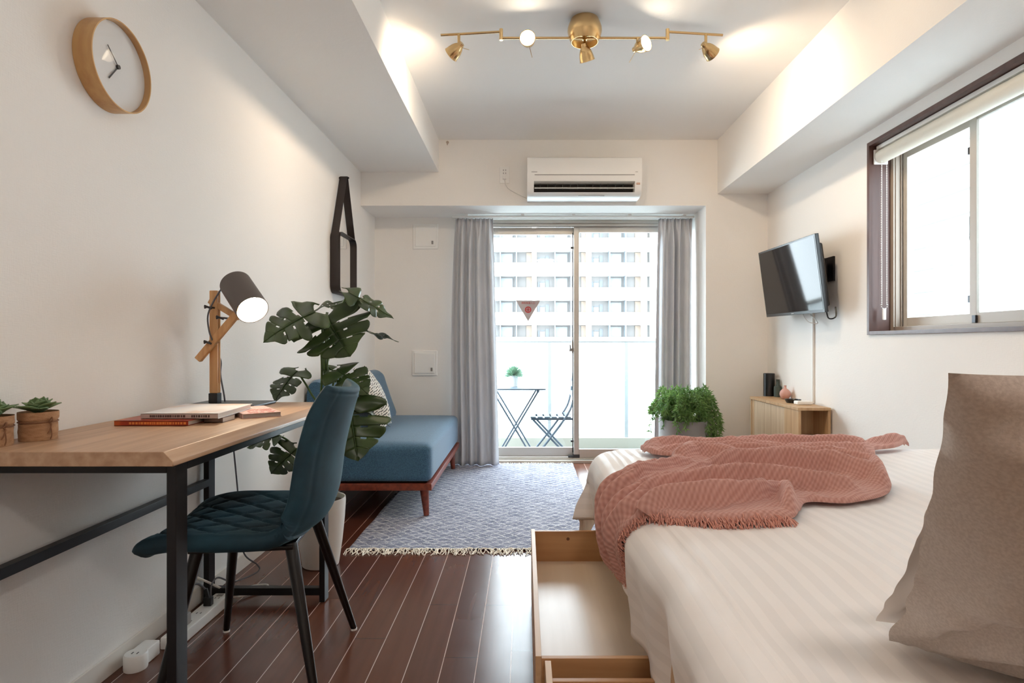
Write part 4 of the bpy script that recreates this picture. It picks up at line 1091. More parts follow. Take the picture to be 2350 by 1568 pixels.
def rbox(a, b_, r, puff, n=14):
    """soft cushion: box with rounded edges and a domed top"""
    m = MB()
    c = (Vector(a)+Vector(b_))/2; h_ = (Vector(b_)-Vector(a))/2
    bm = bmesh.new(); bmesh.ops.create_cube(bm, size=2)
    bmesh.ops.subdivide_edges(bm, edges=bm.edges, cuts=n, use_grid_fill=True)
    vs = []
    for v in bm.verts:
        p = Vector((v.co.x*h_.x, v.co.y*h_.y, v.co.z*h_.z))
        q = Vector((max(-h_.x+r, min(h_.x-r, p.x)), max(-h_.y+r, min(h_.y-r, p.y)), max(-h_.z+r, min(h_.z-r, p.z))))
        d = p-q
        # remap cube-surface offsets to a round edge
        if d.length > 1e-6:
            k = max(abs(d.x), abs(d.y), abs(d.z)); p = q+d.normalized()*r if k > r*0.999 else p
        if v.co.z > 0: p.z += puff*(1-v.co.x**4)*(1-v.co.y**6)*max(0, v.co.z)
        vs.append(c+p)
    bm.verts.index_update()
    fs = [tuple(v.index for v in f.verts) for f in bm.faces]; bm.free()
    return m.add(vs, fs)
def sofa():
    x0, x1, y0, y1 = -1.165, -0.50, 3.12, 4.43
    t = thing('sofa', 'blue daybed sofa with low curved backrest along the left wall', 'sofa', ((x0+x1)/2, (y0+y1)/2, 0))
    rbox((x0, y0, 0.195), (x1, y1, 0.400), 0.035, 0.012, 24).build('seat_cushion', M_SOFA, t, angle=80)
    # backrest: rounded wedge profile extruded along the wall
    prof = catmull([(-1.168, 0, 0.405), (-1.170, 0, 0.56), (-1.168, 0, 0.68), (-1.150, 0, 0.733), (-1.105, 0, 0.742), (-1.062, 0, 0.715), (-1.035, 0, 0.64), (-0.995, 0, 0.52), (-0.962, 0, 0.43), (-0.960, 0, 0.405)], 5)
    ctr = Vector((-1.08, 0, 0.56)); n = len(prof)
    m = MB(); N_ = 30; vs = []; fs = []
    for j in range(N_+1):
        # rounded ends
        tt = j/N_; yy = y0+0.015+(y1-0.02-y0-0.015)*tt
        e = min(tt, 1-tt)*(y1-y0); k = 1.0
        if e < 0.04: k = 1-0.06*(1-math.sqrt(max(0, 1-(1-e/0.04)**2)))/1
        for p in prof: q = ctr+(Vector((p.x, 0, p.z))-ctr)*k; vs.append((q.x, yy, max(0.402, q.z)))
    for j in range(N_):
        for i in range(n): i2 = (i+1) % n; fs.append((j*n+i, j*n+i2, (j+1)*n+i2, (j+1)*n+i))
    fs.append(tuple(reversed(range(n)))); fs.append(tuple(range(N_*n, N_*n+n)))
    m.add(vs, fs); m.build('backrest', M_SOFA, t, angle=55)
    pp = MB()
    for z in (0.375, 0.215): pp.tube([(x1-0.012, y0+0.012, z), (x1-0.0, y0+0.04, z), (x1, y1-0.04, z)], 0.0022, 6)
    m = MB()
    for a, b_ in (((x0, y0-0.005, 0.158), (x1+0.005, y0+0.03, 0.194)), ((x0, y1-0.03, 0.158), (x1+0.005, y1, 0.194)), ((x1-0.030, y0+0.03, 0.158), (x1+0.005, y1-0.03, 0.194)), ((x0, y0+0.03, 0.158), (x0+0.03, y1-0.03, 0.194))):
        m.box(a, b_)
    for k in range(6): m.box((x0+0.03, y0+0.15+k*0.2, 0.165), (x1-0.03, y0+0.19+k*0.2, 0.190))
    m.build('frame', M_RED, t, bevel=0.004)
    for x in (x0+0.06, x1-0.045):
        for y in (y0+0.06, y1-0.075):
            sx = 0.012 if x > -0.8 else -0.012
            zf = 0.011
            MB().tube([(x, y, 0.160), (x+sx, y, zf)], [0.025, 0.0145], 20).build('leg', M_RED, t)
    # added dark sheet standing in for the shadow under the sofa
    MB().box((x0+0.03, y0+0.03, 0.150), (x1-0.03, y1-0.03, 0.157)).build('shadow_sheet', pmat('under_sofa_shadow', lin(30, 26, 26), 0.95), t, smooth=False)
sofa()

# ------------------------------------------------------------------ pillows
def pillow(name, label, cat, c00, c10, c01, thick, mat, seed=0, group=None, wr=0.006, nu=70, nv=60, up=1, pin=0.05, fb=(1, 1)):
    """c00 bottom-left, c10 bottom-right, c01 top-left corners"""
    A = Vector(c00); U = Vector(c10)-A; V = Vector(c01)-A; Nn = U.cross(V).normalized()
    ctr = A+U/2+V/2
    m = MB()
    def side(sg):
        def f(u, v):
            a, b_ = u*2-1, v*2-1
            pa = 1-pin*(1-b_*b_)*abs(a)**4; pb = 1-pin*(1-a*a)*abs(b_)**4
            prof = (max(0, 1-a*a)**0.62)*(max(0, 1-b_*b_)**0.62)
            th = thick/2*prof*(fb[0] if sg > 0 else fb[1])
            q = ctr+U*(a*pa*0.5)+V*(b_*pb*0.5)
            e = abs(a)**6+abs(b_)**6
            rc_ = math.hypot(u, v); an = math.atan2(v, u+1e-6)
            wv = (wr*(nz3(u*4+seed, v*4, 2.3)+0.5*nz3(u*3+seed+v*7, v*9-u*6, seed+4))+0.018*math.sin(an*15+2*nz3(u*3, v*3, seed))*math.exp(-((rc_-0.35)/0.3)**2)*(1 if sg*up > 0 else 0.4))*prof**0.5
            wob = 0.007*nz3(u*4+seed, v*4, 7.7)*min(1, e)
            return q+Nn*(sg*(th+wv)+wob)+U.normalized()*0.008*nz3(v*9+seed, a, 1.1)*abs(a)**5
        return f
    m.grid(side(1), nu, nv); m.grid(side(-1), nu, nv)
    o = m.build(name, mat, None, angle=80, weld=True)
    return solo(o, label, cat, group)
# patterned cushion on the sofa
M_PATT, pn, pb_ = new_mat('dash_pattern_cloth')
tcn2 = pn.nodes.new('ShaderNodeTexCoord'); bk = pn.nodes.new('ShaderNodeTexBrick'); mpp = pn.nodes.new('ShaderNodeMapping')
mpp.inputs['Rotation'].default_value = (PI/2, 0.5, 0.6)
bk.inputs['Color1'].default_value = lin(40, 40, 44); bk.inputs['Color2'].default_value = lin(60, 60, 62); bk.inputs['Mortar'].default_value = lin(222, 218, 210)
bk.inputs['Scale'].default_value = 1; bk.inputs['Brick Width'].default_value = 0.035; bk.inputs['Row Height'].default_value = 0.012; bk.inputs['Mortar Size'].default_value = 0.0043; bk.inputs['Mortar Smooth'].default_value = 0.2
pn.links.new(tcn2.outputs['Object'], mpp.inputs['Vector']); pn.links.new(mpp.outputs[0], bk.inputs['Vector']); pn.links.new(bk.outputs['Color'], pb_.inputs['Base Color'])
pb_.inputs['Roughness'].default_value = 0.85
pillow('cushion', 'white cushion with black dashes leaning on the sofa backrest', 'cushion', (-0.83, 3.42, 0.425), (-0.86, 3.80, 0.425), (-0.99, 3.38, 0.80), 0.12, M_PATT, 3)

# ------------------------------------------------------------------ rug
def rug_mat():
    m, n, b = new_mat('woven_rug')
    N = n.nodes.new; Lk = n.links.new
    tcn = N('ShaderNodeTexCoord')
    def nse(sc, detail=2):
        mp = N('ShaderNodeMapping'); mp.inputs['Scale'].default_value = sc; Lk(tcn.outputs['Object'], mp.inputs['Vector'])
        t = N('ShaderNodeTexNoise'); t.inputs['Scale'].default_value = 1; t.inputs['Detail'].default_value = detail; Lk(mp.outputs[0], t.inputs['Vector']); return t.outputs['Fac']
    def mth(op, a, bb=None):
        k = N('ShaderNodeMath'); k.operation = op
        for i, v in enumerate((a, bb)):
            if v is None: continue
            if isinstance(v, (int, float)): k.inputs[i].default_value = v
            else: Lk(v, k.inputs[i])
        return k.outputs[0]
    streak = nse((28, 190, 1), 3); fine = nse((220, 300, 1), 1); big = nse((9, 60, 1), 3)
    a = mth('ADD', mth('MULTIPLY', streak, 0.55), mth('ADD', mth('MULTIPLY', fine, 0.35), mth('MULTIPLY', big, 0.45)))
    r = N('ShaderNodeValToRGB'); e = r.color_ramp.elements
    e[0].position = 0.54; e[0].color = lin(44, 50, 78); e[1].position = 0.81; e[1].color = lin(192, 192, 202)
    k = e.new(0.67); k.color = lin(106, 110, 136)
    Lk(a, r.inputs['Fac'])
    sp = N('ShaderNodeSeparateXYZ'); Lk(tcn.outputs['Object'], sp.inputs[0])
    p = 0.062
    wob = mth('MULTIPLY', nse((26, 26, 1), 3), 0.7)
    d1 = mth('ABSOLUTE', mth('SUBTRACT', mth('FRACT', mth('ADD', wob, mth('DIVIDE', mth('ADD', sp.outputs['X'], sp.outputs['Y']), p))), 0.5))
    d2 = mth('ABSOLUTE', mth('SUBTRACT', mth('FRACT', mth('ADD', wob, mth('DIVIDE', mth('SUBTRACT', sp.outputs['X'], sp.outputs['Y']), p))), 0.5))
    ln = mth('LESS_THAN', mth('MINIMUM', d1, d2), 0.085)
    brk = mth('GREATER_THAN', nse((120, 260, 1), 1), 0.49)
    f_ = mth('MULTIPLY', mth('MULTIPLY', ln, brk), 0.75)
    mx = N('ShaderNodeMixRGB'); mx.inputs['Color2'].default_value = lin(222, 220, 218); Lk(f_, mx.inputs['Fac']); Lk(r.outputs['Color'], mx.inputs['Color1'])
    Lk(mx.outputs['Color'], b.inputs['Base Color']); b.inputs['Roughness'].default_value = 0.95; b.inputs['Sheen Weight'].default_value = 0.2
    bp = N('ShaderNodeBump'); bp.inputs['Strength'].default_value = 0.7; bp.inputs['Distance'].default_value = 0.003; Lk(a, bp.inputs['Height']); Lk(bp.outputs[0], b.inputs['Normal'])
    return m
def rug():
    x0, x1, y0, y1 = -0.80, 0.37, 2.665, 4.56
    t = thing('rug', 'blue-grey woven rug with a diamond pattern and cream fringe', 'rug', (-0.2, 3.6, 0))
    def f(u, v):
        x = x0+(x1-x0)*u; y = y0+(y1-y0)*v
        if v < 0.04: y += 0.012*nz3(x*7, 0, 1)*(1-v/0.04)
        x += 0.008*nz3(0, y*4, 5)*(1 if u in (0, 1) else 0)
        return (x, y, 0.008+0.0014*nz3(x*6, y*6, 0))
    m = MB().grid(f, 80, 120)
    k = len(m.v)
    W_ = 81
    m.build('pile', rug_mat(), t, smooth=True).modifiers.new('th', 'SOLIDIFY').thickness = 0.006
    M_YARN = pmat('cream_yarn', lin(250, 243, 230), 0.9); rnd = random.Random(11)
    for side, yy, n in ((-1, y0, 260), (1, y1, 120)):
        fr_ = MB()
        for i in range(n):
            x = x0+(x1-x0)*(i+rnd.random())/n
            yb = yy+(0.012*nz3(x*7, 0, 1) if side < 0 else 0)
            L = rnd.uniform(0.04, 0.075) if side < 0 else rnd.uniform(0.01, 0.03)
            a = rnd.gauss(0, 0.5)+0.5*nz3(x*9, 3, 1); d = Vector((math.sin(a), side*math.cos(a), 0)); sd = Vector((d.y, -d.x, 0))
            c1 = rnd.uniform(-0.012, 0.012)
            p0 = Vector((x, yb-side*0.004, 0.008)); pts = [p0, p0+d*L*0.35+sd*c1+Vector((0,0,rnd.uniform(0.0, 0.006))), p0+d*L*0.7+sd*c1*0.4+Vector((0,0,-0.003)), p0+d*L+sd*rnd.uniform(-0.01, 0.01)+Vector((0,0,-0.0055))]
            for p in pts: p.z = max(p.z, 0.0025)
            fr_.tube(catmull(pts, 3), [0.0019]*9+[0.0024], 5)
        fr_.build('fringe', M_YARN, t, angle=80)
rug()

# ------------------------------------------------------------------ monstera
def leaf(mb, base, tip, nrm, width, droop=0.12, cup=0.10, lobes=5, seed=0, hole=True):
    """split monstera leaf; base at the petiole, nrm roughly the upper side"""
    rnd = random.Random(seed)
    base = Vector(base); tip = Vector(tip); Y_ = (tip-base); L = Y_.length; Y_.normalize()
    Z_ = Vector(nrm); Z_ = (Z_-Y_*Z_.dot(Y_)).normalized(); X_ = Y_.cross(Z_)
    width *= 1.22
    def W_(v):     # heart-shaped half width over -0.12..1
        t_ = (v+0.14)/1.14; t_ = max(0, min(1, t_))
        return width*0.5*(math.sin(PI*t_**0.62)**0.75)*(1.0 if v < 0.75 else 1-0.25*((v-0.75)/0.25))
    def place(x, y):
        yy = y/L
        z = -droop*L*(yy**2)+cup*(abs(x)/ (width*0.5))*L*0.35-0.45*cup*L*(abs(x)/(width*0.5))**2*1.3
        z += 0.010*math.sin(y*60+x*20+seed)*min(1, abs(x)/(width*0.3))
        return base+X_*x+Y_*y*(1-0.1*yy*droop*4)+Z_*z
    nl = lobes
    for sd in (-1, 1):
        vb = [0.0+0.93*(i/nl)**0.9 for i in range(nl+1)]
        for i in range(nl):
            a0, a1 = vb[i], vb[i+1]
            mid = (a0+a1)/2
            # outer ends sweep toward the tip, the first lobe sweeps back
            sw = 0.10 if i > 0 else -0.03
            o0 = a0+sw+(-0.14 if i == 0 else 0.0); o1 = a1+sw+0.02*i/nl
            if i == nl-1: o1 = 1.0; o0 = a0+0.07
            joined = 0.58+rnd.uniform(-0.08, 0.14)
            nu, nv = 6, 10
            def g(u, v, a0=a0, a1=a1, o0=o0, o1=o1, i=i, joined=joined):
                # v: from midrib (0) outward (1); u: along
                gap = smoothstep(joined, 1.0, v)
                lo = a0+(o0-a0)*v; hi = a1+(o1-a1)*v
                g0 = (0.08*gap*(hi-lo)) if i > 0 else 0; g1 = (0.09*gap*(hi-lo)) if i < nl-1 else 0
                yy = (lo+g0)+((hi-g1)-(lo+g0))*u
                ww = W_(max(-0.13, min(1.0, yy)))
                rnd_tip = 1-0.10*((u-0.5)*2)**2*smoothstep(0.5, 1, v)
                x = ww*v*rnd_tip
                if i == nl-1 and u > 0.5: x *= (1-((u-0.5)*2)**3*0.9)
                return place(sd*x, yy*L)
            k0 = len(mb.v)
            vs = []; fs = []
            for j in range(nv+1):
                for q in range(nu+1): vs.append(g(q/nu, j/nv))
            for j in range(nv):
                for q in range(nu):
                    # oval perforations near the midrib
                    if hole and i in (1, 2, 3) and j in (2, 3) and q in (0,) and rnd.random() < 0.9: continue
                    fs.append((j*(nu+1)+q, j*(nu+1)+q+1, (j+1)*(nu+1)+q+1, (j+1)*(nu+1)+q))
            mb.add(vs, fs)
    # midrib
    mb.tube([place(0, L*k/8)+Z_*0.001 for k in range(9)], [0.0028-0.0023*k/8 for k in range(9)], 6)
def monstera():
    bx, by = -0.868, 2.50
    t = thing('monstera_plant', 'tall monstera plant in a white pot behind the desk chair', 'plant', (bx, by, 0))
    MB().lathe([(0.070, 0.0005), (0.074, 0.003), (0.088, 0.10), (0.098, 0.20), (0.102, 0.270), (0.101, 0.285), (0.097, 0.285), (0.096, 0.262), (0.0, 0.262)], (bx, by, 0), 48).build('pot', pmat('pot_white', lin(226, 220, 212), 0.4), t)
    MB().lathe([(0.0955, 0.263), (0.05, 0.268), (0.0, 0.266)], (bx, by, 0), 24, cap=False).build('soil', M_SOIL, t)
    stems = MB()
    root = Vector((bx, by, 0.27))
    def stem(pts, r=0.005): stems.tube(catmull(pts, 7), r, 8)
    hub = P(745, 870, 2.46)
    # trunk bundle
    for dx, dy, tp in ((-0.012, 0, P(737, 800, 2.46)), (0.0, 0.012, P(744, 790, 2.47)), (0.012, -0.005, P(752, 800, 2.45))):
        stem([root+Vector((dx, dy, 0)), root*0.5+hub*0.5+Vector((dx*1.5, dy, 0)), hub+Vector((dx, dy, 0)), tp], 0.0048)
    L_ = []
    def add(b0, tip, nrm, w_, via, seed, **kw):
        mb = MB(); leaf(mb, b0, tip, nrm, w_, seed=seed, **kw)
        mb.build('leaf', M_MONST, t, angle=80, solid=0.0008)
        stem([hub if via[0] is None else via[0]]+list(via[1:])+[b0], 0.0042)
    # upper right (leaning away to the right)
    b0 = P(800, 672, 2.42); add(b0, P(908, 728, 2.48), (0.35, -0.35, 0.85), 0.17, [None, P(748, 780, 2.45), P(765, 740, 2.44)], 1, droop=0.05, cup=0.06)
    # upper left big
    b0 = P(722, 716, 2.34); add(b0, P(588, 772, 2.22), (-0.15, -0.62, 0.75), 0.27, [None, P(740, 800, 2.42), P(738, 745, 2.38)], 2, droop=0.16, cup=0.05)
    # small behind, top
    b0 = P(786, 692, 2.56); add(b0, P(712, 705, 2.50), (0.0, -0.2, 0.98), 0.13, [None, P(752, 780, 2.5), P(780, 720, 2.56)], 3, droop=0.15, cup=0.10)
    # centre big dark (facing camera)
    b0 = P(748, 728, 2.40); add(b0, P(802, 815, 2.28), (0.05, -0.85, 0.35), 0.29, [None, P(742, 800, 2.42), P(742, 760, 2.42)], 4, droop=0.10, cup=0.05)
    # right edge-on
    b0 = P(812, 752, 2.52); add(b0, P(918, 782, 2.58), (0.15, 0.1, 0.98), 0.18, [None, P(752, 830, 2.46), P(775, 775, 2.50)], 5, droop=0.04, cup=0.06)
    # left mid
    b0 = P(682, 852, 2.36); add(b0, P(614, 914, 2.26), (-0.35, -0.60, 0.6), 0.17, [root, P(736, 960, 2.42), P(712, 900, 2.40)], 6, droop=0.22, cup=0.08)
    # mid right
    b0 = P(775, 850, 2.40); add(b0, P(850, 898, 2.34), (0.15, -0.55, 0.75), 0.17, [root, P(755, 960, 2.45), P(764, 885, 2.42)], 7, droop=0.14, cup=0.06)
    b0 = P(752, 842, 2.48); add(b0, P(800, 880, 2.46), (0.1, -0.3, 0.8), 0.08, [root, P(748, 960, 2.46), P(748, 880, 2.47)], 12, droop=0.1, cup=0.05)
    # right with the highlight
    b0 = P(800, 925, 2.42); add(b0, P(900, 976, 2.52), (0.35, 0.1, 0.9), 0.15, [root, P(775, 1010, 2.44), P(785, 950, 2.43)], 8, droop=0.05, cup=0.06)
    # lower right big dark
    b0 = P(800, 925, 2.38); add(b0, P(822, 1060, 2.28), (0.25, -0.85, 0.25), 0.27, [root, P(780, 1010, 2.42), P(788, 960, 2.42)], 9, droop=0.06, cup=0.06)
    # behind the desk, low left
    b0 = P(640, 1000, 2.38); add(b0, P(560, 1022, 2.34), (-0.1, -0.4, 0.9), 0.12, [root, P(700, 1080, 2.45), P(670, 1020, 2.42)], 10, droop=0.12)
    b0 = P(680, 1030, 2.36); add(b0, P(615, 1085, 2.28), (-0.25, -0.75, 0.5), 0.19, [root, P(725, 1090, 2.45), P(700, 1045, 2.40)], 11, droop=0.12)
    stems.build('stems', M_STEM, t, angle=80)
monstera()

# ------------------------------------------------------------------ trailing plant in a grey planter
def planter():
    cx, cy, R = 1.09, 4.0, 0.172
    t = thing('potted_fern', 'bushy trailing green plant in a tall grey planter by the curtain', 'plant', (cx, cy, 0))
    zt = 0.425
    MB().lathe([(R-0.004, 0.248), (R, 0.252), (R, zt), (R-0.012, zt), (R-0.014, zt-0.035), (0, zt-0.035)], (cx, cy, 0), 56).build('planter', pmat('planter_grey', lin(146, 142, 140), 0.6), t)
    MB().lathe([(R-0.01, 0.0005), (R-0.004, 0.248), (0, 0.248)], (cx, cy, 0), 48).build('planter_foot', pmat('planter_dark', lin(112, 106, 104), 0.6), t)
    MB().lathe([(R-0.0145, zt-0.034), (0, zt-0.030)], (cx, cy, 0), 24, cap=False).build('soil', M_SOIL, t)
    rnd = random.Random(21)
    lf = MB(); sm = MB()
    for i in range(130):
        a = rnd.uniform(0, 2*PI); r0 = R*0.7*math.sqrt(rnd.random())
        p = Vector((cx+r0*math.cos(a), cy+r0*math.sin(a), zt-0.03))
        out = Vector((math.cos(a), math.sin(a), 0))
        up = rnd.uniform(0.10, 0.20)+(0.06 if rnd.random() < 0.05 else 0)*1
        rr = rnd.uniform(0.05, 0.17); fall = rnd.uniform(0.0, 0.15) if rnd.random() < 0.35 else 0.0
        if out.x > 0.5 and rnd.random() < 0.7: fall = rnd.uniform(0.12, 0.30)
        r1 = min(R+0.045, r0+rr)
        q1 = Vector((cx+(r0+(r1-r0)*0.45)*out.x, cy+(r0+(r1-r0)*0.45)*out.y, zt+up))
        q2 = Vector((cx+r1*out.x, cy+r1*out.y, zt+up*0.55-fall*0.35))
        q3 = Vector((cx+(r1+0.015)*out.x, cy+(r1+0.015)*out.y, zt+up*0.4-fall))
        if q3.y > Y1-0.03 and q3.x > 1.2: q3.y = Y1-0.03
        pts = catmull([p, q1, q2, q3], 8)
        sm.tube(pts, 0.0014, 4)
        for k in range(5, len(pts)):
            for z_ in range(3):
                b0 = pts[k]; d = Vector((rnd.gauss(0, 1), rnd.gauss(0, 1), rnd.gauss(0.1, 0.8))).normalized()
                d = (d+out*0.3+(pts[k]-pts[k-1]).normalized()*0.9).normalized()
                L = rnd.uniform(0.022, 0.04); w_ = rnd.uniform(0.0035, 0.0055)
                sd = d.cross(Vector((rnd.gauss(0, 1), rnd.gauss(0, 1), rnd.gauss(0, 1)))).normalized()*w_
                n3 = d.cross(sd).normalized()*0.002
                lf.add([b0, b0+d*L*0.45+sd, b0+d*L, b0+d*L*0.45-sd, b0+d*L*0.5+n3], [(0,1,4), (1,2,4), (2,3,4), (3,0,4)])
    sm.build('stems', M_STEM, t); lf.build('foliage', M_FERN, t, smooth=False)
planter()

# ------------------------------------------------------------------ TV and cabinet
def tv():
    c = Vector((1.58536151, 3.54510792, 1.32337658)); yaw, pitch, roll = [math.radians(a) for a in (-88.764, 7.734, 0.471)]
    M = Matrix.Translation(c) @ Matrix.Rotation(yaw, 4, 'Z') @ Matrix.Rotation(pitch, 4, 'X') @ Matrix.Rotation(roll, 4, 'Y')
    t = thing('television', 'black flat screen television tilted on a wall arm above the cabinet', 'television', (1.68, 3.545, 1.1))
    w_, h_ = 0.73, 0.4307
    m = MB(M); m.box((-w_/2, 0.0, -h_/2), (w_/2, 0.022, h_/2)); m.build('bezel', M_BLACKP, t, bevel=0.003)
    m = MB(M); m.box((-w_/2+0.011, -0.001, -h_/2+0.018), (w_/2-0.011, 0.0005, h_/2-0.011))
    m.build('screen', pmat('screen_black', lin(40, 36, 34), 0.06, spec=0.25), t, smooth=False)
    m = MB(M); m.box((-w_/2+0.06, 0.022, -h_/2+0.03), (w_/2-0.02, 0.05, h_/2-0.05)); m.build('back_cover', M_BLACKP, t, bevel=0.012, seg=3)
    m = MB(M); m.box((-0.015, -0.0015, -h_/2+0.006), (0.015, 0.0, -h_/2+0.011)); m.build('badge', M_GREYP, t, smooth=False)
    ap = MB(M); ap.box((-0.08, 0.05, -0.09), (0.08, 0.056, 0.09)); ap.build('mount_plate', M_BLACK, t)
    ar = MB(); pm = M @ Vector((0.0, 0.056, 0.02)); ar.box((XR-0.012, 3.30, 1.29), (XR, 3.42, 1.43))
    ar.bar(pm, (XR-0.02, 3.36, 1.37), 0.04, 0.05); ar.bar(pm+Vector((0,0,-0.03)), (XR-0.02, 3.36, 1.33), 0.02, 0.03)
    ar.bar((XR-0.05, 3.33, 1.30), (XR-0.05, 3.33, 1.42), 0.025, 0.03)
    ar.build('wall_arm', M_BLACK, t, bevel=0.002)
    c1 = MB(); c1.tube(catmull([M @ Vector((0.05, 0.03, -h_/2+0.02)), (1.66, 3.46, 1.07), (1.70, 3.42, 1.055), (1.72, 3.50, 1.09), (1.722, 3.55, 1.11)], 6), 0.003, 8)
    c1.build('cable', M_CLIN, t)
    c1 = MB(); c1.tube(catmull([M @ Vector((0.30, 0.045, -h_/2+0.04)), (1.67, 3.24, 1.08), (1.70, 3.22, 1.085), (1.71, 3.24, 1.14)], 6), 0.004, 8)
    c1.build('cable', M_BLACKP, t)
tv()
solo(MB().box((XR-0.013, 3.535, 0.578), (XR, 3.555, 1.16)).build('cable_duct', M_WHITE, bevel=0.002), 'narrow white cable duct running down the wall from television to cabinet', 'cable duct')
def cabinet():
    x0, x1, y0, y1, H = 1.545, 1.728, 3.325, 4.03, 0.575
    t = thing('cabinet', 'low light oak cabinet with open end shelves below the television', 'cabinet', ((x0+x1)/2, (y0+y1)/2, 0))
    th = 0.016
    m = MB(); m.box((x0-0.004, y0-0.004, H-th), (x1, y1+0.004, H)); m.build('top', M_CABD, t, bevel=0.001)
    m = MB()
    m.box((x0, y0, 0.0), (x0+th, y0+0.18, H-th)); m.box((x1-th, y0, 0.0), (x1, y1, H-th)); m.box((x0, y1-th, 0), (x1-th, y1, H-th))
    m.box((x0+th, y0+0.166, 0.04), (x1-th, y0+0.18, H-th)); m.box((x0+th, y0, 0.04), (x1-th, y1-th, 0.056))
    m.build('carcass', M_CABD, t, bevel=0.0008)
    for z in (0.385, 0.215): MB().box((x0+th, y0+0.002, z), (x1-th, y0+0.166, z+th)).build('shelf', M_CABD, t, bevel=0.0008)
    dm = MB(); y = y0+0.182; 
    n = 26; W_ = (y1-th-0.04-(y0+0.182))/n
    for k in range(n): dm.box((x0+0.004, y+k*W_+0.0006, 0.045), (x0+0.010, y+(k+1)*W_-0.0006, H-th-0.003))
    dm.box((x0+0.010, y, 0.045), (x0+0.013, y1-th-0.04, H-th-0.003))
    dm.build('tambour_door', M_CABW, t, smooth=False)
    m = MB(); m.box((x0+0.004, y1-th-0.038, 0.045), (x0+0.02, y1-th-0.002, H-th-0.002)); m.build('stile', M_CABD, t)
    return H
H = cabinet()
def on_cab(px, py):   # point on cabinet top under a pixel
    Y = (CAMZ-H)*F/(py-CY); return Vector(((px-CX)*Y/F, Y, H))
p = on_cab(1769, 910); MB_ = MB().box((p.x-0.036, p.y-0.02, H+0.0003), (p.x+0.036, p.y+0.05, H+0.158))
o = MB().lathe([(0.0375, H+0.0003), (0.0375, H+0.155), (0.0345, H+0.158), (0, H+0.158)], (p.x, p.y+0.03, 0), 40).build('speaker', M_BLACKP)
solo(o, 'tall black cylinder speaker at the far end of cabinet top', 'speaker')
p = on_cab(1789, 912)
o = MB().lathe([(0.024, 0.0003), (0.0265, 0.003), (0.0265, 0.060), (0.024, 0.070), (0.013, 0.078), (0.011, 0.084), (0.0115, 0.115), (0.0135, 0.118), (0.0095, 0.118), (0.009, 0.09), (0.0, 0.085)], (p.x, p.y+0.026, H), 36).build('bottle_vase', pmat('vase_green', lin(62, 72, 66), 0.55))
solo(o, 'dark green bottle shaped vase between black cylinder and pink vase', 'vase')
p = on_cab(1805, 917)
o = MB().lathe([(0.012, 0.0003), (0.022, 0.004), (0.031, 0.018), (0.0345, 0.034), (0.031, 0.050), (0.020, 0.063), (0.010, 0.069), (0.0075, 0.074), (0.0075, 0.086), (0.0095, 0.089), (0.006, 0.089), (0.005, 0.07), (0.0, 0.068)], (p.x, p.y+0.02, H), 36).build('round_vase', pmat('vase_pink', lin(206, 158, 146), 0.55))
solo(o, 'small round pink bud vase on the cabinet', 'vase')
p = on_cab(1824, 926)
o = MB().lathe([(0.036, 0.0003), (0.046, 0.018), (0.048, 0.022), (0.044, 0.021), (0.036, 0.006), (0, 0.005)], (p.x+0.004, p.y+0.035, H), 36).build('dish', M_BLACKP)
solo(o, 'shallow black dish on the cabinet beside the white box', 'dish')
p = on_cab(1848, 930)
o = MB().box((p.x-0.045, p.y, H+0.0003), (p.x+0.045, p.y+0.055, H+0.022)).build('white_box', M_WHITE, bevel=0.006, seg=3)
solo(o, 'small flat white box at the near end of cabinet top', 'box')
p = P(1716, 1022, 4.12)
m = MB(); m.box((p.x-0.022, 4.09, 0.0005), (p.x+0.022, 4.15, 0.232)); m.tube([(p.x+0.013, 4.12, 0.23), (p.x+0.013, 4.12, 0.272)], 0.005, 8)
solo(m.build('router', M_BLACKP, bevel=0.003), 'small black upright router with antenna on the floor beside the cabinet', 'router')

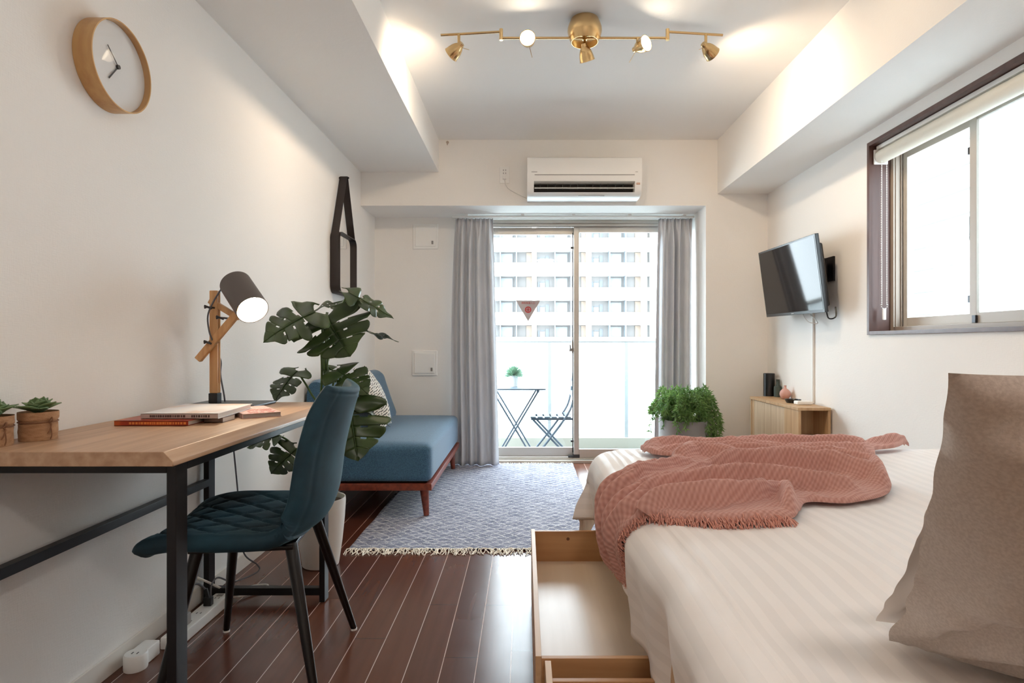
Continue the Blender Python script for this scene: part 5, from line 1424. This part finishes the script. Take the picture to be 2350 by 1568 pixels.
# ------------------------------------------------------------------ bed
UE, VE, Z0 = 0.275, 2.335, 0.513      # left edge, foot edge and height of the duvet
RIGHT = 1.732
def duvet_map(u, v):
    """sheet coordinates (metres) to a point on the duvet; returns point, normal"""
    def pos(u, v):
        rc = 0.10
        # distance beyond the rounded rectangle of the mattress top
        du = (UE+rc)-u; dv = v-(VE-rc)
        if du <= 0 and dv <= 0: d = -1; dirx, diry = 0, 0
        elif dv <= 0: d = du-rc; dirx, diry = -1, 0; bx, by = UE, v
        elif du <= 0: d = dv-rc; dirx, diry = 0, 1; bx, by = u, VE
        else:
            r = math.hypot(du, dv); d = r-rc; dirx, diry = -du/r, dv/r
            bx, by = UE+rc+dirx*rc, VE-rc+diry*rc
        puff = 0.014*nz3(u*2.3, v*2.3, 3)+0.005*nz3(u*7, v*5, 8)+0.02
        if d <= -0.0: base = Vector((u, v, 0)); e = -d if d > -1 else 1
        if d < 0 and not (du <= 0 and dv <= 0):
            base = Vector((u, v, 0)); 
        if du <= 0 and dv <= 0: return Vector((u, v, Z0+puff))
        if d < 0:
            k = (rc+d)/rc   # 0 inside .. 1 at edge
            return Vector((u-dirx*0.045*k*k, v-diry*0.045*k*k, Z0+puff-0.010*k*k))
        # over the edge: quarter round then hang
        rr = 0.075
        arc = rr*PI/2
        if d < arc:
            a = d/rr; out = rr*math.sin(a); dn = rr*(1-math.cos(a))
        else:
            out = rr; dn = rr+(d-arc)
        s_ = (by if dirx < -0.7 else bx)*1.0
        ang = math.atan2(diry, dirx)
        hang = smoothstep(0.04, 0.25, d)
        wave = hang*(0.016*math.sin(s_*13+ang*5)+0.012*math.sin(s_*29+1.3+ang*9))
        flare = 0.10*hang*hang*d*2 if (abs(dirx) > 0.05 and abs(diry) > 0.05) else 0
        out += wave+flare-0.03*smoothstep(0.1, 0.3, d)*(1 if flare == 0 else 0)
        return Vector((bx-dirx*0.045+dirx*out, by-diry*0.045+diry*out, Z0+puff*(1-0.3*hang)-0.010-dn))
    p = pos(u, v); e = 0.004
    pu = pos(u+e, v)-p; pv = pos(u, v+e)-p
    nrm = pu.cross(pv).normalized()
    if nrm.length < 0.5: nrm = Vector((0,0,1))
    return p, nrm
M_DUV, dn, db_ = new_mat('striped_satin')
uvn = dn.nodes.new('ShaderNodeUVMap'); sxx = dn.nodes.new('ShaderNodeSeparateXYZ'); dn.links.new(uvn.outputs[0], sxx.inputs[0])
def dm_(op, a, b_=None):
    k = dn.nodes.new('ShaderNodeMath'); k.operation = op
    for i, v in enumerate((a, b_)):
        if v is None: continue
        if isinstance(v, (int, float)): k.inputs[i].default_value = v
        else: dn.links.new(v, k.inputs[i])
    return k.outputs[0]
stp = dm_('GREATER_THAN', dm_('FRACT', dm_('DIVIDE', sxx.outputs[0], 0.042)), 0.5)
mxd = dn.nodes.new('ShaderNodeMixRGB'); mxd.inputs['Color1'].default_value = lin(245, 241, 239); mxd.inputs['Color2'].default_value = lin(239, 235, 233); dn.links.new(stp, mxd.inputs['Fac'])
dn.links.new(mxd.outputs['Color'], db_.inputs['Base Color'])
rmd = dn.nodes.new('ShaderNodeMapRange'); rmd.inputs['To Min'].default_value = 0.75; rmd.inputs['To Max'].default_value = 0.5; dn.links.new(stp, rmd.inputs['Value']); dn.links.new(rmd.outputs[0], db_.inputs['Roughness'])
def bed():
    t = thing('bed', 'pine bed with two storage drawers pulled out of its left side', 'bed', (1.0, 1.3, 0))
    x0, x1, y0, y1 = 0.285, 1.725, 0.25, 2.27
    MB().box((0.211, 0.205, 0.0), (1.735, 0.25, 0.984)).build('headboard', M_PINE, t, bevel=0.003)
    m = MB(); m.box((x0, y0, 0.27), (x0+0.025, y1, 0.36)); m.box((x1-0.025, y0, 0.0), (x1, y1, 0.36)); m.box((x0+0.025, y1-0.025, 0.0), (x1-0.025, y1, 0.36))
    m.box((x0, 2.19, 0), (x0+0.025, y1, 0.27)); m.box((x0, 1.275, 0), (x0+0.02, 1.283, 0.27))
    m.build('side_rail', M_PINE, t, bevel=0.002)
    m = MB()
    for k in range(14): m.box((x0+0.025, y0+0.03+k*0.14, 0.325), (x1-0.025, y0+0.11+k*0.14, 0.340))
    m.build('slats', M_PINE, t)
    rbox((x0+0.015, y0+0.01, 0.362), (x1-0.005, y1-0.005, 0.485), 0.03, 0.003, 8).build('mattress', pmat('mattress_white', lin(226, 224, 220), 0.85), t, angle=80)
    def drawer(xf, ya, yb, fa, fb):
        # xf: outer face of the front board
        d = bpy.data.objects.new('drawer', None); COL.objects.link(d); d.parent = t
        d.location = (xf+0.3-1.0, (ya+yb)/2-1.3, 0.03); ROOTLOC[d.name] = Vector((xf+0.3, (ya+yb)/2, 0.03)); d.empty_display_size = 0.05
        bd = MB(); bd.box((xf, fa, 0.03), (xf+0.0135, fb, 0.255)); 
        front = bd.build('drawer_front', M_PINE, d, bevel=0.001)
        xb = xf+0.60
        b2 = MB(); b2.box((xf+0.0135, yb-0.013, 0.115), (xb, yb, 0.25)); b2.box((xf+0.0135, ya, 0.115), (xb, ya+0.013, 0.25)); b2.box((xb-0.013, ya+0.013, 0.115), (xb, yb-0.013, 0.25))
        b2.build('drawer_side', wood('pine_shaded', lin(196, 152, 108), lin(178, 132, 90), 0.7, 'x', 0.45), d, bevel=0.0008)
        MB().box((xf+0.0135, ya+0.013, 0.132), (xb-0.013, yb-0.013, 0.140)).build('drawer_bottom', M_PINEB, d, smooth=False)
        kn = MB()
        for kx, kz, r in ((xf+0.135, 0.222, 0.006),): kn.lathe([(r, 0), (r*0.5, 0.0004), (0, 0.0004)], (kx, yb-0.013, kz), 12, (0,-1,0))
        kn.build('knot', pmat('wood_knot', lin(110, 70, 44), 0.6), d)
    drawer(0.0225, 1.287, 2.170, 1.287, 2.170)
    drawer(0.0425, 0.36, 1.212, 0.33, 1.270)
bed()
def duvet():
    m = MB(); nu, nv = 150, 190
    u0, u1, v0, v1 = UE-0.30, RIGHT, 0.26, VE+0.30
    uvs = []
    def f(a, b_):
        u = u0+(u1-u0)*a; v = v0+(v1-v0)*b_
        # ragged, slightly curved hem
        if a < 0.2: u += (0.2-a)/0.2*(0.03*math.sin(v*4.0)+0.015*math.sin(v*11))
        p, n_ = duvet_map(u, v)
        # long soft crease seam
        c = math.exp(-((u-0.62-0.05*(v-1.0))/0.03)**2)*smoothstep(0.5, 0.8, v)*(1-smoothstep(1.3, 1.5, v))
        p = p+n_*(0.0035*c)+n_*0.004*nz3(u*5, v*11, 2)
        uvs.append((u, v))
        return p
    m.grid(f, nu, nv); m.uv = uvs
    o = m.build('duvet', M_DUV, None, angle=85)
    o.modifiers.new('th', 'SOLIDIFY').thickness = 0.012
    o.modifiers['th'].offset = -1
    solo(o, 'cream striped duvet spread over the whole bed', 'duvet')
duvet()

# ------------------------------------------------------------------ throw blanket
M_THROW, tn, tb_ = new_mat('dusty_pink_muslin')
uvt = tn.nodes.new('ShaderNodeUVMap')
vor = tn.nodes.new('ShaderNodeTexWave'); vor.inputs['Scale'].default_value = 34; vor.bands_direction = 'X'; vor.inputs['Distortion'].default_value = 1.6; vor.inputs['Detail'].default_value = 2
wv2 = tn.nodes.new('ShaderNodeTexWave'); wv2.inputs['Scale'].default_value = 34; wv2.bands_direction = 'Y'; wv2.inputs['Distortion'].default_value = 1.6; wv2.inputs['Detail'].default_value = 2
for k in (vor, wv2): tn.links.new(uvt.outputs[0], k.inputs['Vector'])
adt = tn.nodes.new('ShaderNodeMath'); adt.operation = 'MULTIPLY_ADD'; adt.inputs[1].default_value = 0.35
adt0 = tn.nodes.new('ShaderNodeMath'); adt0.operation = 'MULTIPLY'; adt0.inputs[1].default_value = 0.65; tn.links.new(wv2.outputs['Fac'], adt0.inputs[0])
tn.links.new(vor.outputs['Fac'], adt.inputs[0]); tn.links.new(adt0.outputs[0], adt.inputs[2])
bpt = tn.nodes.new('ShaderNodeBump'); bpt.inputs['Strength'].default_value = 0.5; bpt.inputs['Distance'].default_value = 0.004; tn.links.new(adt.outputs[0], bpt.inputs['Height']); tn.links.new(bpt.outputs[0], tb_.inputs['Normal'])
rpt = tn.nodes.new('ShaderNodeValToRGB'); rpt.color_ramp.elements[0].color = lin(184, 132, 121); rpt.color_ramp.elements[1].color = lin(208, 160, 149); tn.links.new(adt.outputs[0], rpt.inputs['Fac']); tn.links.new(rpt.outputs['Color'], tb_.inputs['Base Color'])
tb_.inputs['Roughness'].default_value = 0.9; tb_.inputs['Sheen Weight'].default_value = 0.15
RIDGES = [   # crest lines of the folds in bed coordinates, height, half width
    ([(0.50, 1.93), (0.56, 1.99), (0.62, 1.99), (0.70, 1.93)], 0.042, 0.050),
    ([(0.42, 1.60), (0.52, 1.69), (0.62, 1.745), (0.77, 1.78), (0.90, 1.765), (0.99, 1.68)], 0.060, 0.038),
    ([(0.22, 1.48), (0.30, 1.50), (0.42, 1.555), (0.60, 1.61), (0.74, 1.61), (0.86, 1.55)], 0.046, 0.028),
    ([(0.26, 1.42), (0.34, 1.42), (0.45, 1.41), (0.56, 1.44), (0.655, 1.52)], 0.046, 0.030),
    ([(0.60, 1.33), (0.635, 1.42), (0.668, 1.53)], 0.036, 0.020),
    ([(0.08, 1.55), (0.24, 1.56), (0.34, 1.61), (0.50, 1.70)], 0.026, 0.022),
    ([(0.06, 1.62), (0.24, 1.64), (0.33, 1.70), (0.44, 1.80), (0.52, 1.84)], 0.032, 0.024),
    ([(0.08, 1.69), (0.25, 1.71), (0.36, 1.79), (0.45, 1.85)], 0.026, 0.020),
    ([(0.04, 1.53), (0.20, 1.49), (0.27, 1.45)], 0.022, 0.018),
    ([(0.72, 1.93), (0.84, 1.89), (0.96, 1.83), (1.02, 1.73), (0.98, 1.62)], 0.046, 0.034),
    ([(0.66, 2.02), (0.80, 1.98), (0.92, 1.93)], 0.040, 0.026),
    ([(0.60, 1.86), (0.72, 1.84), (0.84, 1.85)], 0.030, 0.024),
    ([(0.45, 2.08), (0.47, 2.15), (0.60, 2.185), (0.78, 2.17), (0.92, 2.12)], 0.030, 0.032),
    ([(0.48, 2.045), (0.60, 2.065), (0.72, 2.075), (0.86, 2.04), (0.96, 1.98)], 0.030, 0.024),
    ([(0.78, 2.21), (0.95, 2.21), (1.10, 2.20), (1.24, 2.16)], 0.034, 0.034),
    ([(0.90, 2.09), (1.05, 2.08), (1.18, 2.07), (1.23, 2.12)], 0.026, 0.024),
    ([(0.46, 2.22), (0.62, 2.245), (0.78, 2.235)], 0.016, 0.022),
    ([(1.28, 2.20), (1.38, 2.23), (1.46, 2.265)], 0.030, 0.022),
    ([(0.95, 2.14), (1.10, 2.135), (1.22, 2.10)], 0.022, 0.020),
]
def ridge_h(x, y, i0=0, i1=99):
    tot = 0.0; mx = 0.0
    for pts, h_, w_ in RIDGES[i0:i1]:
        best = 9.0; bt = 0
        n_ = len(pts)-1
        for k in range(n_):
            ax, ay = pts[k]; bx, by = pts[k+1]
            dx, dy = bx-ax, by-ay
            t_ = ((x-ax)*dx+(y-ay)*dy)/(dx*dx+dy*dy); t_ = 0 if t_ < 0 else (1 if t_ > 1 else t_)
            d_ = math.hypot(x-ax-t_*dx, y-ay-t_*dy)
            if d_ < best: best = d_; bt = (k+t_)/n_
        if best > 3*w_: continue
        e_ = 0.35+0.65*math.sin(PI*min(1, max(0, bt)))**0.5
        g = h_*(1.25 if i1 <= 12 else 1.1)*e_*math.exp(-(best/(w_*0.72))**2.2)
        tot += g*g*g
    return tot**(1/3.0)
def throw():
    EA0 = [(0.03, 1.50), (0.14, 1.47), (0.25, 1.41), (0.34, 1.345), (0.45, 1.30), (0.57, 1.285), (0.625, 1.34), (0.70, 1.455), (0.82, 1.475), (0.97, 1.57), (1.055, 1.73), (1.03, 1.86), (0.95, 1.96), (0.90, 2.02)]
    EA1 = [(0.01, 1.74), (0.12, 1.745), (0.24, 1.765), (0.34, 1.82), (0.44, 1.87), (0.48, 1.93), (0.50, 2.00), (0.55, 2.05), (0.62, 2.07), (0.70, 2.09), (0.77, 2.10), (0.82, 2.10), (0.86, 2.10), (0.90, 2.08)]
    EC0 = [(0.425, 2.10), (0.45, 2.03), (0.52, 2.00), (0.62, 1.99), (0.72, 1.98), (0.84, 1.95), (0.95, 1.95), (1.02, 2.00), (1.12, 2.03), (1.22, 2.06), (1.27, 2.14), (1.37, 2.19), (1.45, 2.25)]
    EC1 = [(0.425, 2.12), (0.43, 2.18), (0.48, 2.245), (0.58, 2.265), (0.70, 2.27), (0.84, 2.26), (0.95, 2.26), (1.05, 2.26), (1.14, 2.25), (1.22, 2.24), (1.30, 2.26), (1.40, 2.27), (1.48, 2.275)]
    def sheet(E0, E1, lay, nv, k0, k1, seed):
        e0 = catmull([(a[0], a[1], 0) for a in E0], 14); e1 = catmull([(a[0], a[1], 0) for a in E1], 14)
        n = len(e0)-1
        arc = [0.0]
        for i in range(n): arc.append(arc[-1]+0.5*((e0[i+1]-e0[i]).length+(e1[i+1]-e1[i]).length))
        def pt(i, tt):
            q = e0[i]*(1-tt)+e1[i]*tt
            edge = min(1, min(tt, 1-tt)/0.045); edge = math.sqrt(max(0, 1-(1-edge)**2))
            si = i/n; eend = min(1, min(si, 1-si)/0.03)
            rg = ridge_h(q.x, q.y, k0, k1)
            wr_ = 0.010*nz3(q.x*9+seed, q.y*14, 4)+0.014*max(0, 0.35-abs(nz3(q.x*7+q.y*4, q.y*22-q.x*5, 6)))+0.003*nz3(q.x*50, q.y*50, 1)
            h_ = (0.004+lay+0.010*edge+rg*(0.45+0.55*edge)+wr_*edge)*(0.5+0.5*min(1, eend+0.3))
            p, nn_ = duvet_map(q.x, q.y)
            gx = (ridge_h(q.x+0.004, q.y, k0, k1)-rg)/0.004; gy = (ridge_h(q.x, q.y+0.004, k0, k1)-rg)/0.004
            return p+nn_*(max(0.006, h_)+0.004)+Vector((0, -0.35*rg*edge*smoothstep(0.2, 0.32, q.x)*0.6, 0))
        return e0, e1, n, arc, pt
    m = MB(); uvs = []
    nv = 100
    e0, e1, n, arc, pt = sheet(EA0, EA1, 0.004, nv, 0, 12, 0)
    sheets = [(sheet(EA0, EA1, 0.004, nv, 0, 12, 0), nv), (sheet(EC0, EC1, 0.010, 60, 12, 19, 5), 60)]
    for (f0, f1, n_, ar, pf), nvv in sheets:
        k = len(m.v)
        for j in range(nvv+1):
            for i in range(n_+1):
                m.v.append(pf(i, j/nvv)); q = f0[i]*(1-j/nvv)+f1[i]*(j/nvv); uvs.append((q.x*0.8+q.y*0.6, q.y*0.8-q.x*0.6))
        for j in range(nvv):
            for i in range(n_): m.f.append((k+j*(n_+1)+i, k+j*(n_+1)+i+1, k+(j+1)*(n_+1)+i+1, k+(j+1)*(n_+1)+i))
    m.uv = uvs
    t = thing('throw_blanket', 'dusty pink crinkled muslin throw crumpled across the bed', 'blanket', (0.7, 1.8, Z0))
    o = m.build('cloth', M_THROW, t, angle=85, solid=0.003)
    # fringe along the near hem
    fb = MB(); rnd = random.Random(17)
    for i in range(0, 72):
        for q in range(9):
            p = pt(min(i, n), 0.0 if q % 2 else 0.02); p2 = pt(min(i+1, n), 0.0); p = p.lerp(p2, rnd.random())
            back = (pt(i, 0.0)-pt(i, 0.04)).normalized()
            d = (back+Vector((rnd.gauss(0, 0.35), rnd.gauss(0, 0.35), rnd.gauss(0.0, 0.25)))).normalized()
            L = rnd.uniform(0.012, 0.026)
            a = p+d*L*0.5+Vector((0,0,0.001)); b_ = p+d*L+Vector((0,0,-0.003))
            fb.tube([p, a, b_], 0.0012, 4)
    M_PY = pmat('pink_yarn', lin(214, 156, 140), 0.9)
    fb.build('fringe', M_PY, t, angle=80); fb = MB()
    for j in range(0, 60):
        for q in range(4):
            p = pt(0, j/60); d = (pt(0, j/60)-pt(2, j/60)).normalized()+Vector((rnd.gauss(0, 0.3), rnd.gauss(0, 0.3), 0))
            L = rnd.uniform(0.01, 0.022); fb.tube([p, p+d*L*0.5, p+d*L], 0.0009, 4)
    fb.build('fringe', M_PY, t, angle=80)
throw()

# ------------------------------------------------------------------ bed pillows
M_TAUPE = fabric('taupe_linen', lin(184, 172, 164), lin(199, 188, 180), 300)
M_CREAM = pmat('cream_pillow_cloth', lin(232, 224, 218), 0.8, bump=(200, 0.1, (1,1,1)))
pillow('pillow', 'taupe linen pillow propped up nearest the camera on the bed', 'pillow', (0.490, 0.790, 0.538), (1.14, 0.62, 0.538), (0.340, 0.475, 0.918), 0.19, M_TAUPE, 5, wr=0.022, pin=0.035, fb=(1, 0.2))
pillow('pillow', 'cream white pillow standing just behind the taupe pillow', 'pillow', (0.505, 0.845, 0.538), (1.16, 0.71, 0.538), (0.436, 0.61, 0.83), 0.13, M_CREAM, 9, wr=0.008, pin=0.02, fb=(0.2, 1.1))
